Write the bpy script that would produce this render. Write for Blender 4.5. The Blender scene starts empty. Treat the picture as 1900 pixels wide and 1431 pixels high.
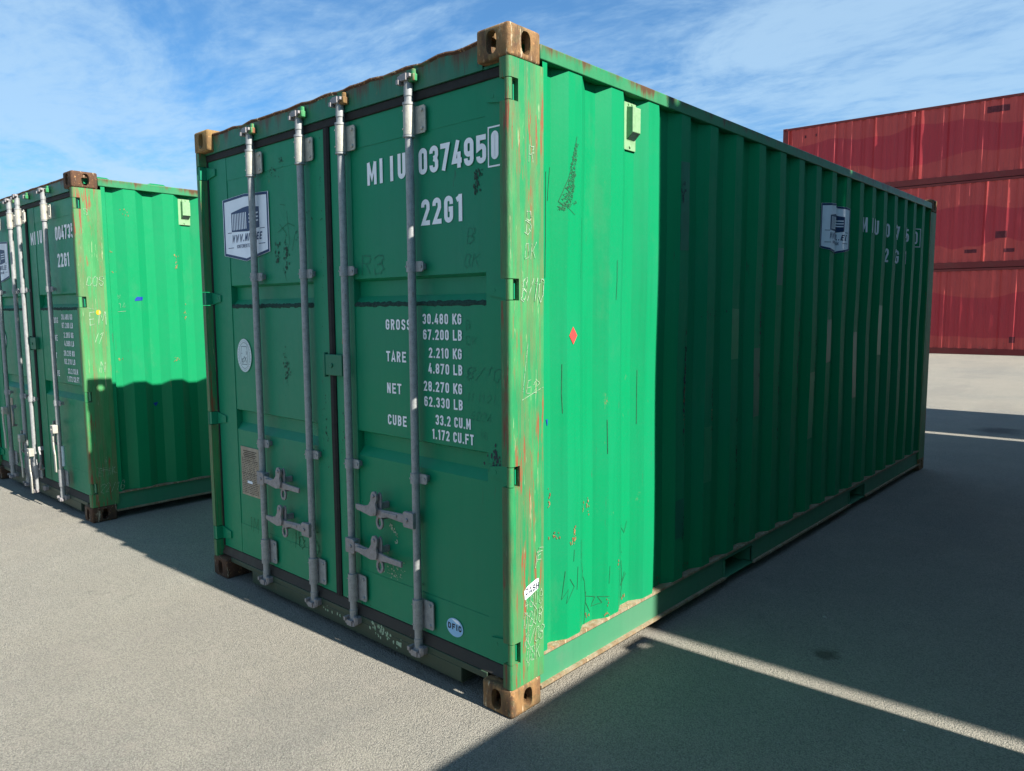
import bpy, bmesh, math, random
from mathutils import Vector, Matrix, noise

# ------------------------------------------------------------------ scene, camera, light
scene = bpy.context.scene
COL = scene.collection
R = math.radians

cam_data = bpy.data.cameras.new('camera')
cam = bpy.data.objects.new('camera', cam_data)
COL.objects.link(cam)
yaw, pitch, roll = -0.73743, -0.10158, -0.00532
f_ = Vector((math.cos(pitch) * math.sin(yaw), math.cos(pitch) * math.cos(yaw), math.sin(pitch)))
r0 = Vector((math.cos(yaw), -math.sin(yaw), 0)); u0 = r0.cross(f_)
r_ = math.cos(roll) * r0 + math.sin(roll) * u0
u_ = -math.sin(roll) * r0 + math.cos(roll) * u0
m = Matrix.Identity(4)
for i in range(3):
    m[i][0] = r_[i]; m[i][1] = u_[i]; m[i][2] = -f_[i]
m[0][3], m[1][3], m[2][3] = 1.82458, -1.99880, 1.57671
cam.matrix_world = m
cam_data.sensor_width = 36; cam_data.sensor_fit = 'HORIZONTAL'; cam_data.lens = 25.99
cam_data.clip_end = 3000
scene.camera = cam

SUN = Vector((1.0, 0.053, 0.878)).normalized()
sun_el = math.asin(SUN.z); sun_rot = math.atan2(SUN.x, SUN.y)
sd = bpy.data.lights.new('sun', 'SUN'); sd.energy = 5.0; sd.angle = R(0.53); sd.color = (1.0, 0.955, 0.88)
so = bpy.data.objects.new('sun', sd); COL.objects.link(so)
so.rotation_euler = SUN.to_track_quat('Z', 'Y').to_euler(); so.location = (10, 0, 12)

world = bpy.data.worlds.new('World'); scene.world = world; world.use_nodes = True
wt = world.node_tree; wt.nodes.clear()
def WN(t, **k):
    n = wt.nodes.new(t)
    for a, b in k.items(): setattr(n, a, b)
    return n
sky = WN('ShaderNodeTexSky', sky_type='NISHITA', sun_disc=False)
sky.sun_elevation = sun_el; sky.sun_rotation = sun_rot; sky.air_density = 1.0; sky.dust_density = 0.1; sky.ozone_density = 2.5
tint = WN('ShaderNodeMixRGB', blend_type='MULTIPLY'); tint.inputs[0].default_value = 1
tint.inputs[2].default_value = (0.42, 0.95, 1.30, 1)
wt.links.new(sky.outputs[0], tint.inputs[1])
tc = WN('ShaderNodeTexCoord'); sep = WN('ShaderNodeSeparateXYZ'); wt.links.new(tc.outputs['Generated'], sep.inputs[0])
def wmath(op, a, b=None):
    n = WN('ShaderNodeMath', operation=op)
    for i, v in enumerate((a, b)):
        if v is None: continue
        if isinstance(v, (int, float)): n.inputs[i].default_value = v
        else: wt.links.new(v, n.inputs[i])
    return n.outputs[0]
zc = wmath('ADD', wmath('MAXIMUM', sep.outputs[2], 0.0), 0.10)
px = wmath('DIVIDE', sep.outputs[0], zc); py = wmath('DIVIDE', sep.outputs[1], zc)
cmb = WN('ShaderNodeCombineXYZ'); wt.links.new(px, cmb.inputs[0]); wt.links.new(py, cmb.inputs[1])
def wnoise(scale, detail, rough, dist, sc=(1, 1, 1), off=(0, 0, 0), rot=0):
    mp = WN('ShaderNodeMapping'); mp.inputs['Scale'].default_value = sc; mp.inputs['Location'].default_value = off
    mp.inputs['Rotation'].default_value = (0, 0, rot)
    wt.links.new(cmb.outputs[0], mp.inputs[0])
    n = WN('ShaderNodeTexNoise'); n.inputs['Scale'].default_value = scale; n.inputs['Detail'].default_value = detail
    n.inputs['Roughness'].default_value = rough; n.inputs['Distortion'].default_value = dist
    wt.links.new(mp.outputs[0], n.inputs[0]); return n.outputs[0]
big = wnoise(0.55, 3, 0.5, 0.3, off=(3.1, 1.7, 0))
mid = wnoise(1.5, 9, 0.66, 0.5, sc=(1.0, 1.6, 1), off=(7.3, 2.1, 0), rot=0.6)
rip = wnoise(9.0, 5, 0.6, 0.3, sc=(1, 1.8, 1), rot=-0.5)
cl = wmath('ADD', wmath('ADD', wmath('MULTIPLY', big, 0.72), wmath('MULTIPLY', mid, 0.75)), wmath('MULTIPLY', rip, 0.24))
ramp = WN('ShaderNodeValToRGB'); ramp.color_ramp.interpolation = 'EASE'
ramp.color_ramp.elements[0].position = 0.66; ramp.color_ramp.elements[0].color = (0.10, 0.10, 0.10, 1)
ramp.color_ramp.elements[1].position = 1.12; ramp.color_ramp.elements[1].color = (0.72, 0.72, 0.72, 1)
wt.links.new(cl, ramp.inputs[0])
veil = WN('ShaderNodeMapRange', interpolation_type='SMOOTHSTEP'); wt.links.new(sep.outputs[2], veil.inputs[0])
veil.inputs[1].default_value = 0.24; veil.inputs[2].default_value = 0.02; veil.inputs[3].default_value = 0.0; veil.inputs[4].default_value = 0.42
cf = wmath('MINIMUM', wmath('ADD', ramp.outputs[0], veil.outputs[0]), 0.9)
cmix = WN('ShaderNodeMixRGB'); wt.links.new(cf, cmix.inputs[0]); wt.links.new(tint.outputs[0], cmix.inputs[1])
cmix.inputs[2].default_value = (4.3, 6.2, 8.0, 1)
bg = WN('ShaderNodeBackground'); bg.inputs[1].default_value = 0.05
wo = WN('ShaderNodeOutputWorld'); wt.links.new(cmix.outputs[0], bg.inputs[0]); wt.links.new(bg.outputs[0], wo.inputs[0])

vs = scene.view_settings
vs.view_transform = 'Standard'; vs.look = 'None'; vs.gamma = 1; vs.use_curve_mapping = False; vs.exposure = 1.30
scene.render.engine = 'CYCLES'
try:
    scene.cycles.max_bounces = 8; scene.cycles.diffuse_bounces = 5
except Exception: pass

# ------------------------------------------------------------------ materials
class NT:
    def __init__(s, name):
        s.mat = bpy.data.materials.new(name); s.mat.use_nodes = True
        s.t = s.mat.node_tree; s.t.nodes.clear()
        s.out = s.t.nodes.new('ShaderNodeOutputMaterial'); s.b = s.t.nodes.new('ShaderNodeBsdfPrincipled')
        s.t.links.new(s.b.outputs[0], s.out.inputs[0]); s.tc = s.t.nodes.new('ShaderNodeTexCoord')
    def set(s, inp, v):
        i = s.b.inputs[inp]
        if hasattr(v, 'is_linked') or isinstance(v, bpy.types.NodeSocket): s.t.links.new(v, i)
        else: i.default_value = v
    def link(s, v, i):
        if isinstance(v, bpy.types.NodeSocket): s.t.links.new(v, i)
        else: i.default_value = v
    def noise(s, scale, detail=4, rough=0.55, sc=(1, 1, 1), off=(0, 0, 0), dist=0.0, src=None):
        mp = s.t.nodes.new('ShaderNodeMapping'); mp.inputs['Scale'].default_value = sc; mp.inputs['Location'].default_value = off
        s.t.links.new(src or s.tc.outputs['Object'], mp.inputs[0])
        n = s.t.nodes.new('ShaderNodeTexNoise'); n.inputs['Scale'].default_value = scale
        n.inputs['Detail'].default_value = detail; n.inputs['Roughness'].default_value = rough; n.inputs['Distortion'].default_value = dist
        s.t.links.new(mp.outputs[0], n.inputs[0]); return n.outputs[0]
    def vor(s, scale, feature='F1', sc=(1, 1, 1), out=0):
        mp = s.t.nodes.new('ShaderNodeMapping'); mp.inputs['Scale'].default_value = sc
        s.t.links.new(s.tc.outputs['Object'], mp.inputs[0])
        n = s.t.nodes.new('ShaderNodeTexVoronoi'); n.feature = feature; n.inputs['Scale'].default_value = scale
        s.t.links.new(mp.outputs[0], n.inputs[0]); return n.outputs[out]
    def math(s, op, a, b=0.0, clamp=False):
        n = s.t.nodes.new('ShaderNodeMath'); n.operation = op; n.use_clamp = clamp
        s.link(a, n.inputs[0]); s.link(b, n.inputs[1]); return n.outputs[0]
    def step(s, v, lo, hi):
        n = s.t.nodes.new('ShaderNodeMapRange'); n.interpolation_type = 'SMOOTHSTEP'
        s.link(v, n.inputs[0]); n.inputs[1].default_value = lo; n.inputs[2].default_value = hi
        return n.outputs[0]
    def mix(s, f, a, b, mode='MIX'):
        n = s.t.nodes.new('ShaderNodeMixRGB'); n.blend_type = mode
        for v, i in ((f, 0), (a, 1), (b, 2)):
            if isinstance(v, tuple): v = (*v[:3], 1)
            s.link(v, n.inputs[i])
        return n.outputs[0]
    def xyz(s):
        n = s.t.nodes.new('ShaderNodeSeparateXYZ'); s.t.links.new(s.tc.outputs['Object'], n.inputs[0]); return n.outputs
    def bump(s, h, strength=0.3, dist=0.01):
        n = s.t.nodes.new('ShaderNodeBump'); n.inputs['Strength'].default_value = strength; n.inputs['Distance'].default_value = dist
        s.link(h, n.inputs['Height']); s.t.links.new(n.outputs[0], s.b.inputs['Normal'])

def m_paint(name, base, fade, rust=(0.17, 0.075, 0.035), amount=0.5, seed=0.0, rough=0.42, streak=0.5, dirt=0.4, lowdirt=0.0, run=None, spec=0.22):
    n = NT(name); o = (seed, seed * 1.7, seed * .6)
    c = n.mix(n.step(n.noise(0.9, 5, 0.6, off=o), 0.35, 0.7), base, fade)
    # vertical wash streaks and broad repaint tone changes
    st = n.step(n.noise(26, 4, 0.6, sc=(1, 1, 0.05), off=o), 0.45, 0.75)
    c = n.mix(n.math('MULTIPLY', st, 0.22 * streak), c, tuple(v * 0.55 for v in base))
    pt = n.step(n.noise(2.3, 7, 0.7, sc=(1, 1, .5), off=(o[0] + 4, o[1], o[2])), 0.56, 0.66)
    c = n.mix(n.math('MULTIPLY', pt, 0.20 * dirt), c, (0.12, 0.17, 0.12))
    fine = n.noise(140, 3, 0.6, off=o)
    c = n.mix(n.math('MULTIPLY', n.step(fine, 0.5, 0.8), 0.12), c, (0.09, 0.13, 0.09))
    # scuffs: short thin scratches
    sc1 = n.step(n.noise(60, 2, 0.5, sc=(1, 1, 0.12), off=(o[0], o[1] + 9, o[2]), dist=1.2), 0.70, 0.73)
    msk = n.step(n.noise(2.1, 3, 0.5, off=(o[0] + 2, o[1], o[2] + 5)), 0.54, 0.62)
    c = n.mix(n.math('MULTIPLY', n.math('MULTIPLY', sc1, msk), 0.7 * amount), c, (0.05, 0.06, 0.05))
    # rust pits and runs
    rs = n.noise(15, 8, 0.72, sc=(1, 1, 0.55), off=(o[0] + 11, o[1], o[2]))
    thr = 0.735 - 0.05 * amount
    rm = n.step(rs, thr, thr + 0.025)
    big = n.noise(1.7, 3, 0.6, off=(o[0], o[1] + 5, o[2] + 3))
    rm = n.math('MULTIPLY', rm, n.step(big, 0.40, 0.6))
    halo = n.math('MULTIPLY', n.step(rs, thr - 0.05, thr + .01), n.math('MULTIPLY', n.step(big, 0.4, 0.6), 0.35 * amount))
    c = n.mix(halo, c, (0.20, 0.17, 0.08))
    c = n.mix(rm, c, rust)
    if run:
        ztop, ln, k = run; z = n.xyz()[2]
        rn = n.noise(11, 6, .7, sc=(1, 1, .06), off=(seed + 5, seed, 0))
        t = n.step(z, ztop - ln, ztop)
        v = n.math('ADD', rn, n.math('MULTIPLY', t, .22))
        c = n.mix(n.math('MULTIPLY', n.step(v, .60, .78), k), c, (0.10, 0.062, 0.028))
        c = n.mix(n.math('MULTIPLY', n.step(v, .72, .80), k), c, (0.085, 0.038, 0.020))
    if lowdirt:
        z = n.xyz()[2]
        lo = n.math('MULTIPLY', n.step(n.math('ADD', z, n.math('MULTIPLY', n.noise(9, 6, .7, sc=(1, 1, .3)), -0.22)), 0.26, -0.05), lowdirt)
        c = n.mix(lo, c, (0.055, 0.050, 0.038))
    n.set('Base Color', c)
    n.set('Roughness', n.math('ADD', n.math('MULTIPLY', n.noise(30, 4, .6), 0.25), rough - 0.12))
    n.b.inputs['Specular IOR Level'].default_value = spec
    h = n.math('ADD', n.math('MULTIPLY', rm, -0.6), n.math('MULTIPLY', n.noise(55, 4, .6), 0.25))
    h = n.math('ADD', h, n.math('MULTIPLY', n.noise(3.5, 2, .5), 1.6))
    n.bump(h, 0.35, 0.004)
    return n.mat

def m_post(name, base, seed=0.0):
    n = NT(name); o = (seed, seed, seed * .5)
    c = n.mix(n.step(n.noise(7, 5, .65, sc=(1, 1, .3), off=o), .35, .65), base, (0.055, 0.25, 0.085))
    sr = n.noise(34, 7, .72, sc=(1, 1, .045), off=o)
    area = n.noise(5, 4, .6, sc=(1, 1, .35), off=(seed + 3, 0, 1))
    a = n.math('MULTIPLY', n.step(sr, .45, .56), n.step(area, .30, .50))
    c = n.mix(n.math('MULTIPLY', a, .5), c, (0.135, 0.130, 0.060))
    sr2 = n.noise(46, 6, .7, sc=(1, 1, .06), off=(seed + 7, 2, 0))
    a2 = n.math('MULTIPLY', n.step(sr2, .53, .58), n.step(n.noise(6, 4, .6, sc=(1, 1, .4), off=(seed, 4, 2)), .48, .58))
    c = n.mix(a2, c, (0.22, 0.075, 0.035))
    w = n.math('MULTIPLY', n.step(n.noise(85, 4, .7, sc=(1, 1, .05), off=(1, seed, 0)), .63, .67), n.step(n.noise(6, 3, .6, off=(seed, 9, 2)), .42, .55))
    c = n.mix(n.math('MULTIPLY', w, .8), c, (0.36, 0.38, 0.22))
    sp = n.step(n.noise(40, 7, .75, sc=(1, 1, .5), off=(seed, 1, 8)), .66, .70)
    c = n.mix(sp, c, (0.11, 0.05, 0.025))
    # brown worn front edge
    xs = n.xyz()
    e = n.step(n.math('ADD', xs[1], n.math('MULTIPLY', n.noise(8, 5, .7, sc=(1, 1, .3)), 0.02)), 0.017, 0.006)
    c = n.mix(n.math('MULTIPLY', e, .75), c, (0.10, 0.06, 0.035))
    n.set('Base Color', c); n.set('Roughness', 0.55); n.b.inputs['Specular IOR Level'].default_value = 0.3
    n.bump(n.math('ADD', n.math('MULTIPLY', a, -.5), n.noise(60, 5, .7, sc=(1, 1, .2))), 0.45, 0.004)
    return n.mat

def m_rust(name, a, b, green=0.0, seed=0.0):
    n = NT(name)
    c = n.mix(n.step(n.noise(22, 7, .7, sc=(1, 1, .35), off=(seed, 0, 0)), .35, .65), a, b)
    c = n.mix(n.step(n.noise(60, 6, .7, off=(0, seed, 0)), .58, .68), c, (0.42, 0.22, 0.09))
    c = n.mix(n.step(n.noise(38, 6, .75, sc=(1, 1, .16), off=(3, 0, seed)), .57, .68), c, (0.55, 0.45, 0.30))
    c = n.mix(n.math('MULTIPLY', n.step(n.noise(16, 6, .7, off=(7, seed, 0)), .52, .58), green), c, (0.05, 0.22, 0.10))
    n.set('Base Color', c); n.set('Roughness', .8); n.b.inputs['Specular IOR Level'].default_value = 0.2
    n.bump(n.noise(80, 8, .75), 0.8, 0.004)
    return n.mat

def m_zinc(name, base, rustiness=0.3):
    n = NT(name)
    c = n.mix(n.step(n.noise(40, 6, .7), .35, .65), base, tuple(v * .72 for v in base))
    c = n.mix(n.math('MULTIPLY', n.step(n.vor(150, out=0), .25, .55), .25), c, tuple(min(1, v * 1.3) for v in base))
    c = n.mix(n.math('MULTIPLY', n.step(n.noise(14, 7, .75, sc=(1, 1, .5), off=(2, 1, 4)), .60, .68), rustiness), c, (0.16, 0.08, 0.05))
    c = n.mix(n.math('MULTIPLY', n.step(n.noise(90, 3, .6, off=(5, 1, 4)), .70, .74), .8), c, (0.05, 0.045, 0.04))
    n.set('Base Color', c); n.set('Roughness', .58); n.set('Metallic', .25)
    n.bump(n.noise(130, 5, .7), 0.4, 0.002)
    return n.mat

def m_flat(name, col, rough=.6, var=.15, scale=40):
    n = NT(name)
    c = n.mix(n.step(n.noise(scale, 5, .65), .35, .7), col, tuple(v * (1 - var * 2) for v in col))
    n.set('Base Color', c); n.set('Roughness', rough); n.b.inputs['Specular IOR Level'].default_value = 0.3
    return n.mat

def m_print(name, col, wear=.55, base=None):   # weathered lettering film: flakes show the paint below
    n = NT(name)
    w = n.step(n.noise(70, 7, .75), wear + .12, wear + .16)
    c = n.mix(w, col, base or tuple(v * .4 for v in col))
    c = n.mix(n.math('MULTIPLY', n.step(n.noise(6, 4, .6), .4, .7), .25), c, tuple(v * .6 for v in col))
    n.set('Base Color', c); n.set('Roughness', .55)
    return n.mat

def m_asphalt():
    n = NT('asphalt')
    fine = n.noise(230, 5, .75)
    st = n.vor(165, out=1)                    # stone colours
    sepn = n.t.nodes.new('ShaderNodeSeparateColor'); n.t.links.new(st, sepn.inputs[0])
    sd_ = sepn.outputs[0]
    dist = n.vor(165, out=0)
    big = n.noise(.35, 5, .6); md = n.noise(2.2, 6, .65, off=(4, 2, 0))
    c = n.mix(n.step(big, .35, .68), (0.2381, 0.2169, 0.1737), (0.1859, 0.1793, 0.1545))
    c = n.mix(n.math('MULTIPLY', n.step(md, .45, .7), .5), c, (0.2797, 0.2604, 0.2108))
    c = n.mix(n.math('MULTIPLY', n.step(sd_, .55, 1.0), .38), c, (0.3630, 0.3433, 0.2938))
    c = n.mix(n.math('MULTIPLY', n.step(sd_, .35, .0), .36), c, (0.0981, 0.0949, 0.0831))
    c = n.mix(n.math('MULTIPLY', n.step(dist, .45, .75), .55), c, (0.0744, 0.0723, 0.0654))
    c = n.mix(n.math('MULTIPLY', n.step(fine, .40, .72), .50), c, (0.4121, 0.3870, 0.3236))
    tr = n.step(n.noise(.8, 4, .6, sc=(1, .22, 1), off=(6, 1, 0)), .52, .62)
    c = n.mix(n.math('MULTIPLY', tr, .16), c, (0.1209, 0.1154, 0.1138))
    c = n.mix(n.math('MULTIPLY', n.step(n.noise(5.5, 6, .7, off=(1, 5, 0)), .5, .72), .22), c, (0.3162, 0.2769, 0.2326))
    # pale worn specks and dark oily spots
    c = n.mix(n.math('MULTIPLY', n.step(n.noise(45, 3, .5, off=(1, 8, 0)), .74, .77), .6), c, (0.4909, 0.4668, 0.3919))
    sp = n.math('MULTIPLY', n.step(n.noise(1.3, 7, .72, off=(9, 3, 0)), .66, .74), .5)
    c = n.mix(sp, c, (0.0683, 0.0663, 0.0534))
    # oil stain by the container
    g = n.xyz()
    dx = n.math('SUBTRACT', g[0], 0.70); dy = n.math('SUBTRACT', g[1], 1.37)
    rr = n.math('SQRT', n.math('ADD', n.math('MULTIPLY', dx, dx), n.math('MULTIPLY', dy, dy)))
    rr = n.math('ADD', rr, n.math('MULTIPLY', n.noise(16, 6, .7, off=(2, 2, 2)), .16))
    c = n.mix(n.math('MULTIPLY', n.step(rr, .165, .10), .7), c, (0.0491, 0.0391, 0.0253))
    dx = n.math('SUBTRACT', g[0], 0.15); dy = n.math('SUBTRACT', g[1], 9.15)
    rr = n.math('SQRT', n.math('ADD', n.math('MULTIPLY', dx, dx), n.math('MULTIPLY', dy, dy)))
    rr = n.math('ADD', rr, n.math('MULTIPLY', n.noise(3, 6, .7, off=(2, 2, 2)), .7))
    c = n.mix(n.math('MULTIPLY', n.step(rr, .75, .45), .7), c, (0.0491, 0.0496, 0.0489))
    n.set('Base Color', c); n.set('Roughness', .88); n.b.inputs['Specular IOR Level'].default_value = 0.25
    h = n.math('ADD', n.math('MULTIPLY', dist, -1.0), n.math('MULTIPLY', fine, .8))
    n.bump(h, 0.9, 0.007)
    return n.mat

GREEN = (0.0031, 0.1950, 0.0733)
M = {}
M['green'] = m_paint('green_container_paint', GREEN, (0.0078, 0.1872, 0.0803), amount=.55, seed=0)
M['green_side'] = m_paint('bright_green_wall_paint', (0.0020, 0.2200, 0.0800), (0.0080, 0.2080, 0.0890), amount=.8, seed=3.3, rust=(0.2184, 0.0936, 0.0390), dirt=.45, streak=.8, spec=.10, rough=.52)
M['green_door'] = m_paint('green_door_paint', (0.0023, 0.2143, 0.0969), (0.0156, 0.2038, 0.1098), amount=.7, seed=5.1)
M['green_frame'] = m_paint('weathered_header_paint', (0.0094, 0.1615, 0.0852), (0.0390, 0.1525, 0.0897), amount=1.6, seed=7.7, streak=1.8, dirt=1.2, run=(2.57, .12, .75))
M['green_rail'] = m_paint('faded_rail_paint', (0.0250, 0.1989, 0.0819), (0.0663, 0.1950, 0.0936), amount=1.5, seed=2.2, streak=1.6, dirt=1.0, run=(2.56, .07, .8))
M['green_sill'] = m_paint('dirty_sill_paint', (0.012, 0.075, 0.040), (0.040, 0.070, 0.042), amount=1.5, seed=9.2, dirt=.5, streak=1.5, lowdirt=.6)
M['green_base'] = m_paint('dusty_base_rail_paint', (0.040, 0.210, 0.105), (0.070, 0.205, 0.115), amount=.5, seed=6.6, dirt=1.2)
M['green_side2'] = m_paint('bright_green_wall_paint_second', (0.0023, 0.2223, 0.0780), (0.0078, 0.2145, 0.0827), amount=.7, seed=13.4, rust=(0.2184, 0.1248, 0.0390))
M['post'] = m_post('scraped_post_paint', (0.0110, 0.2050, 0.0740), 0)
M['post2'] = m_post('scraped_post_paint_second', (0.0312, 0.2028, 0.0624), 6.2)
M['casting'] = m_rust('rusty_casting', (0.26, 0.145, 0.060), (0.105, 0.060, 0.034), .08)
M['casting_pale'] = m_rust('rusty_pale_casting', (0.286, 0.177, 0.061), (0.150, 0.088, 0.041), .0, 3)
M['casting_brown'] = m_rust('brown_casting', (0.102, 0.051, 0.027), (0.068, 0.037, 0.024), .0, 5)
M['ledge'] = m_rust('flaking_ledge', (0.286, 0.238, 0.163), (0.204, 0.129, 0.068), .1, 8)
M['zinc'] = m_zinc('galvanised_steel', (0.30, 0.305, 0.30), .4)
M['zinc_light'] = m_zinc('weathered_galvanised_steel', (0.42, 0.40, 0.34), .7)
M['zinc_dark'] = m_zinc('rusting_galvanised_steel', (0.27, 0.25, 0.25), .8)
M['rubber'] = m_flat('old_rubber_seal', (0.020, 0.019, 0.018), .75, .2, 25)
M['seal_brown'] = m_paint('grimy_sill_ledge', (0.058, 0.044, 0.034), (0.041, 0.037, 0.031), amount=1.2, seed=1.1, dirt=.6, rough=.7)
M['grime'] = m_flat('tar_bead', (0.018, 0.062, 0.046), .9, .3, 90)
M['white'] = m_print('white_lettering_film', (0.86, 0.86, 0.87), .62, (0.034, 0.150, 0.082))
M['white_sticker'] = m_print('white_sticker_film', (0.80, 0.84, 0.90), .75)
M['blue'] = m_flat('navy_print', (0.024, 0.051, 0.129), .5, .05)
M['greyprint'] = m_flat('grey_print', (0.163, 0.218, 0.231), .5, .05)
M['pale'] = m_print('pale_seal_sticker', (0.56, 0.66, 0.66), .62)
M['lightblue'] = m_print('light_blue_sticker', (0.26, 0.50, 0.72), .56, (0.510, 0.544, 0.544))
M['ink'] = m_flat('dark_print', (0.020, 0.027, 0.041), .6, .05)
M['plate'] = m_rust('tan_data_plate', (0.40, 0.33, 0.25), (0.32, 0.26, 0.19), 0, 2)
M['plateprint'] = m_flat('faded_plate_print', (0.082, 0.058, 0.041), .7, .2)
M['orange'] = m_flat('orange_sticker', (0.510, 0.116, 0.034), .6, .05)
M['red_sticker'] = m_flat('red_sticker', (0.544, 0.054, 0.048), .6, .05)
M['yellow'] = m_flat('yellow_sticker', (0.612, 0.306, 0.007), .6, .05)
M['bluetape'] = m_flat('blue_tape', (0.007, 0.041, 0.286), .6, .1)
M['chalk'] = m_print('chalk', (0.30, 0.40, 0.28), .40, (0.07, 0.20, 0.09))
#0.340, 0.422, 0.340), .42, (0.068, 0.231, 0.116))
M['chalk_faint'] = m_flat('faint_chalk', (0.034, 0.184, 0.116), .8, .2, 60)
M['scratch'] = m_flat('dark_scratch', (0.016, 0.115, 0.048), .8, .2, 60)
M['scrape'] = m_flat('dark_scrape', (0.031, 0.068, 0.048), .8, .3, 60)
M['vent'] = m_flat('pale_green_vent', (0.204, 0.354, 0.184), .6, .1)
M['inside'] = m_flat('container_floor_wood', (0.054, 0.041, 0.027), .8, .2)
M['asphalt'] = m_asphalt()

def m_red(name, seed):
    n = NT(name); o = (seed * 3.1, seed, 0)
    xs = n.xyz()
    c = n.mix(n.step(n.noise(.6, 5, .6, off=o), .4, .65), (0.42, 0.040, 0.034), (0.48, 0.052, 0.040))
    # big area of deeper red with a wavy top and bottom edge
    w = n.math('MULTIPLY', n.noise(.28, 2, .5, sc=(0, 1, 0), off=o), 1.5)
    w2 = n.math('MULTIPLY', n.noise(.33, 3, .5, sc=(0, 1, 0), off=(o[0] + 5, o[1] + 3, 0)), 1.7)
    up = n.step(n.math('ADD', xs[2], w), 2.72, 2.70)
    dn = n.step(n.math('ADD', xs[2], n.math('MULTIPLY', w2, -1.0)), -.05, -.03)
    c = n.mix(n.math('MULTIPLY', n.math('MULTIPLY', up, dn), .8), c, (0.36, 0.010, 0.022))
    rs = n.noise(9, 8, .74, sc=(1, 1, .8), off=o)
    lo = n.step(xs[2], 1.0, .25)
    c = n.mix(n.math('MULTIPLY', n.step(rs, .60, .66), n.math('ADD', n.math('MULTIPLY', lo, .6), .12)), c, (0.13, 0.05, 0.035))
    c = n.mix(n.math('MULTIPLY', n.step(n.noise(20, 5, .6, sc=(1, 1, .06)), .5, .7), .25), c, (0.17, 0.03, 0.028))
    n.set('Base Color', c); n.set('Roughness', .55)
    return n.mat
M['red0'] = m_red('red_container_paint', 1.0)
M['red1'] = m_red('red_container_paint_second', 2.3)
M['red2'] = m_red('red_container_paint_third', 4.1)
M['redframe'] = m_paint('dark_red_frame_paint', (0.16, 0.022, 0.022), (0.18, 0.034, 0.03), amount=1.2, seed=4)

# ------------------------------------------------------------------ mesh helpers
class MB:
    def __init__(s): s.v = []; s.f = []; s.m = []; s.k = 0
    def face(s, pts, mi=None):
        a = len(s.v); s.v += [tuple(p) for p in pts]; s.f.append(tuple(range(a, a + len(pts)))); s.m.append(s.k if mi is None else mi)
    def add(s, vs_, fs):
        a = len(s.v); s.v += [tuple(p) for p in vs_]
        for f in fs: s.f.append(tuple(i + a for i in f)); s.m.append(s.k)
    def box(s, x0, x1, y0, y1, z0, z1):
        s.add([(x0, y0, z0), (x1, y0, z0), (x1, y1, z0), (x0, y1, z0), (x0, y0, z1), (x1, y0, z1), (x1, y1, z1), (x0, y1, z1)],
              [(0, 3, 2, 1), (4, 5, 6, 7), (0, 1, 5, 4), (1, 2, 6, 5), (2, 3, 7, 6), (3, 0, 4, 7)])
    def prism(s, poly, axis, a, b):
        """poly: list of 2-D points; axis: 'y' -> points are (x,z); 'x' -> (y,z); 'z' -> (x,y)."""
        def P(p, t):
            return {'y': (p[0], t, p[1]), 'x': (t, p[0], p[1]), 'z': (p[0], p[1], t)}[axis]
        n = len(poly); va = [P(p, a) for p in poly] + [P(p, b) for p in poly]
        fs = [tuple(range(n)), tuple(range(2 * n - 1, n - 1, -1))] + [(i, n + i, n + (i + 1) % n, (i + 1) % n) for i in range(n)]
        s.add(va, fs)
    def tube(s, p0, p1, r0, r1=None, n=16, caps=True):
        r1 = r0 if r1 is None else r1
        p0 = Vector(p0); p1 = Vector(p1); d = (p1 - p0).normalized()
        a = d.orthogonal().normalized(); b = d.cross(a)
        vs_ = []
        for p, r in ((p0, r0), (p1, r1)):
            for i in range(n):
                t = 2 * math.pi * i / n; vs_.append(p + a * (r * math.cos(t)) + b * (r * math.sin(t)))
        fs = [(i, (i + 1) % n, n + (i + 1) % n, n + i) for i in range(n)]
        if caps: fs += [tuple(range(n - 1, -1, -1)), tuple(range(n, 2 * n))]
        s.add(vs_, fs)
    def mesh(s, name, mats, smooth=None, fix=True, remap=None):
        me = bpy.data.meshes.new(name)
        vs_ = [remap(v) for v in s.v] if remap else s.v
        me.from_pydata(vs_, [], s.f)
        for mm in mats: me.materials.append(mm)
        for p, k in zip(me.polygons, s.m): p.material_index = k
        if fix:
            bm = bmesh.new(); bm.from_mesh(me); bmesh.ops.recalc_face_normals(bm, faces=bm.faces); bm.to_mesh(me); bm.free()
        if smooth is not None:
            for p in me.polygons: p.use_smooth = True
            me.set_sharp_from_angle(angle=R(smooth))
        me.update(); return me

def obj(name, me, parent=None, bevel=0, **props):
    o = bpy.data.objects.new(name, me); COL.objects.link(o)
    if parent: o.parent = parent
    if bevel:
        b = o.modifiers.new('bevel', 'BEVEL'); b.width = bevel; b.segments = 2; b.limit_method = 'ANGLE'; b.angle_limit = R(40)
        b.harden_normals = False
        for p in me.polygons: p.use_smooth = True
        me.set_sharp_from_angle(angle=R(35))
    for k, v in props.items(): o[k] = v
    return o

def thing(name, label, cat, loc=(0, 0, 0), rz=0, group=None):
    o = bpy.data.objects.new(name, None); COL.objects.link(o); o.location = loc; o.rotation_euler = (0, 0, rz)
    o['label'] = label; o['category'] = cat
    if group: o['group'] = group
    return o

def copy_mesh_map(me, fn, flip):
    c = me.copy()
    for v in c.vertices: v.co = fn(v.co)
    if flip: c.flip_normals()
    return c

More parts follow.
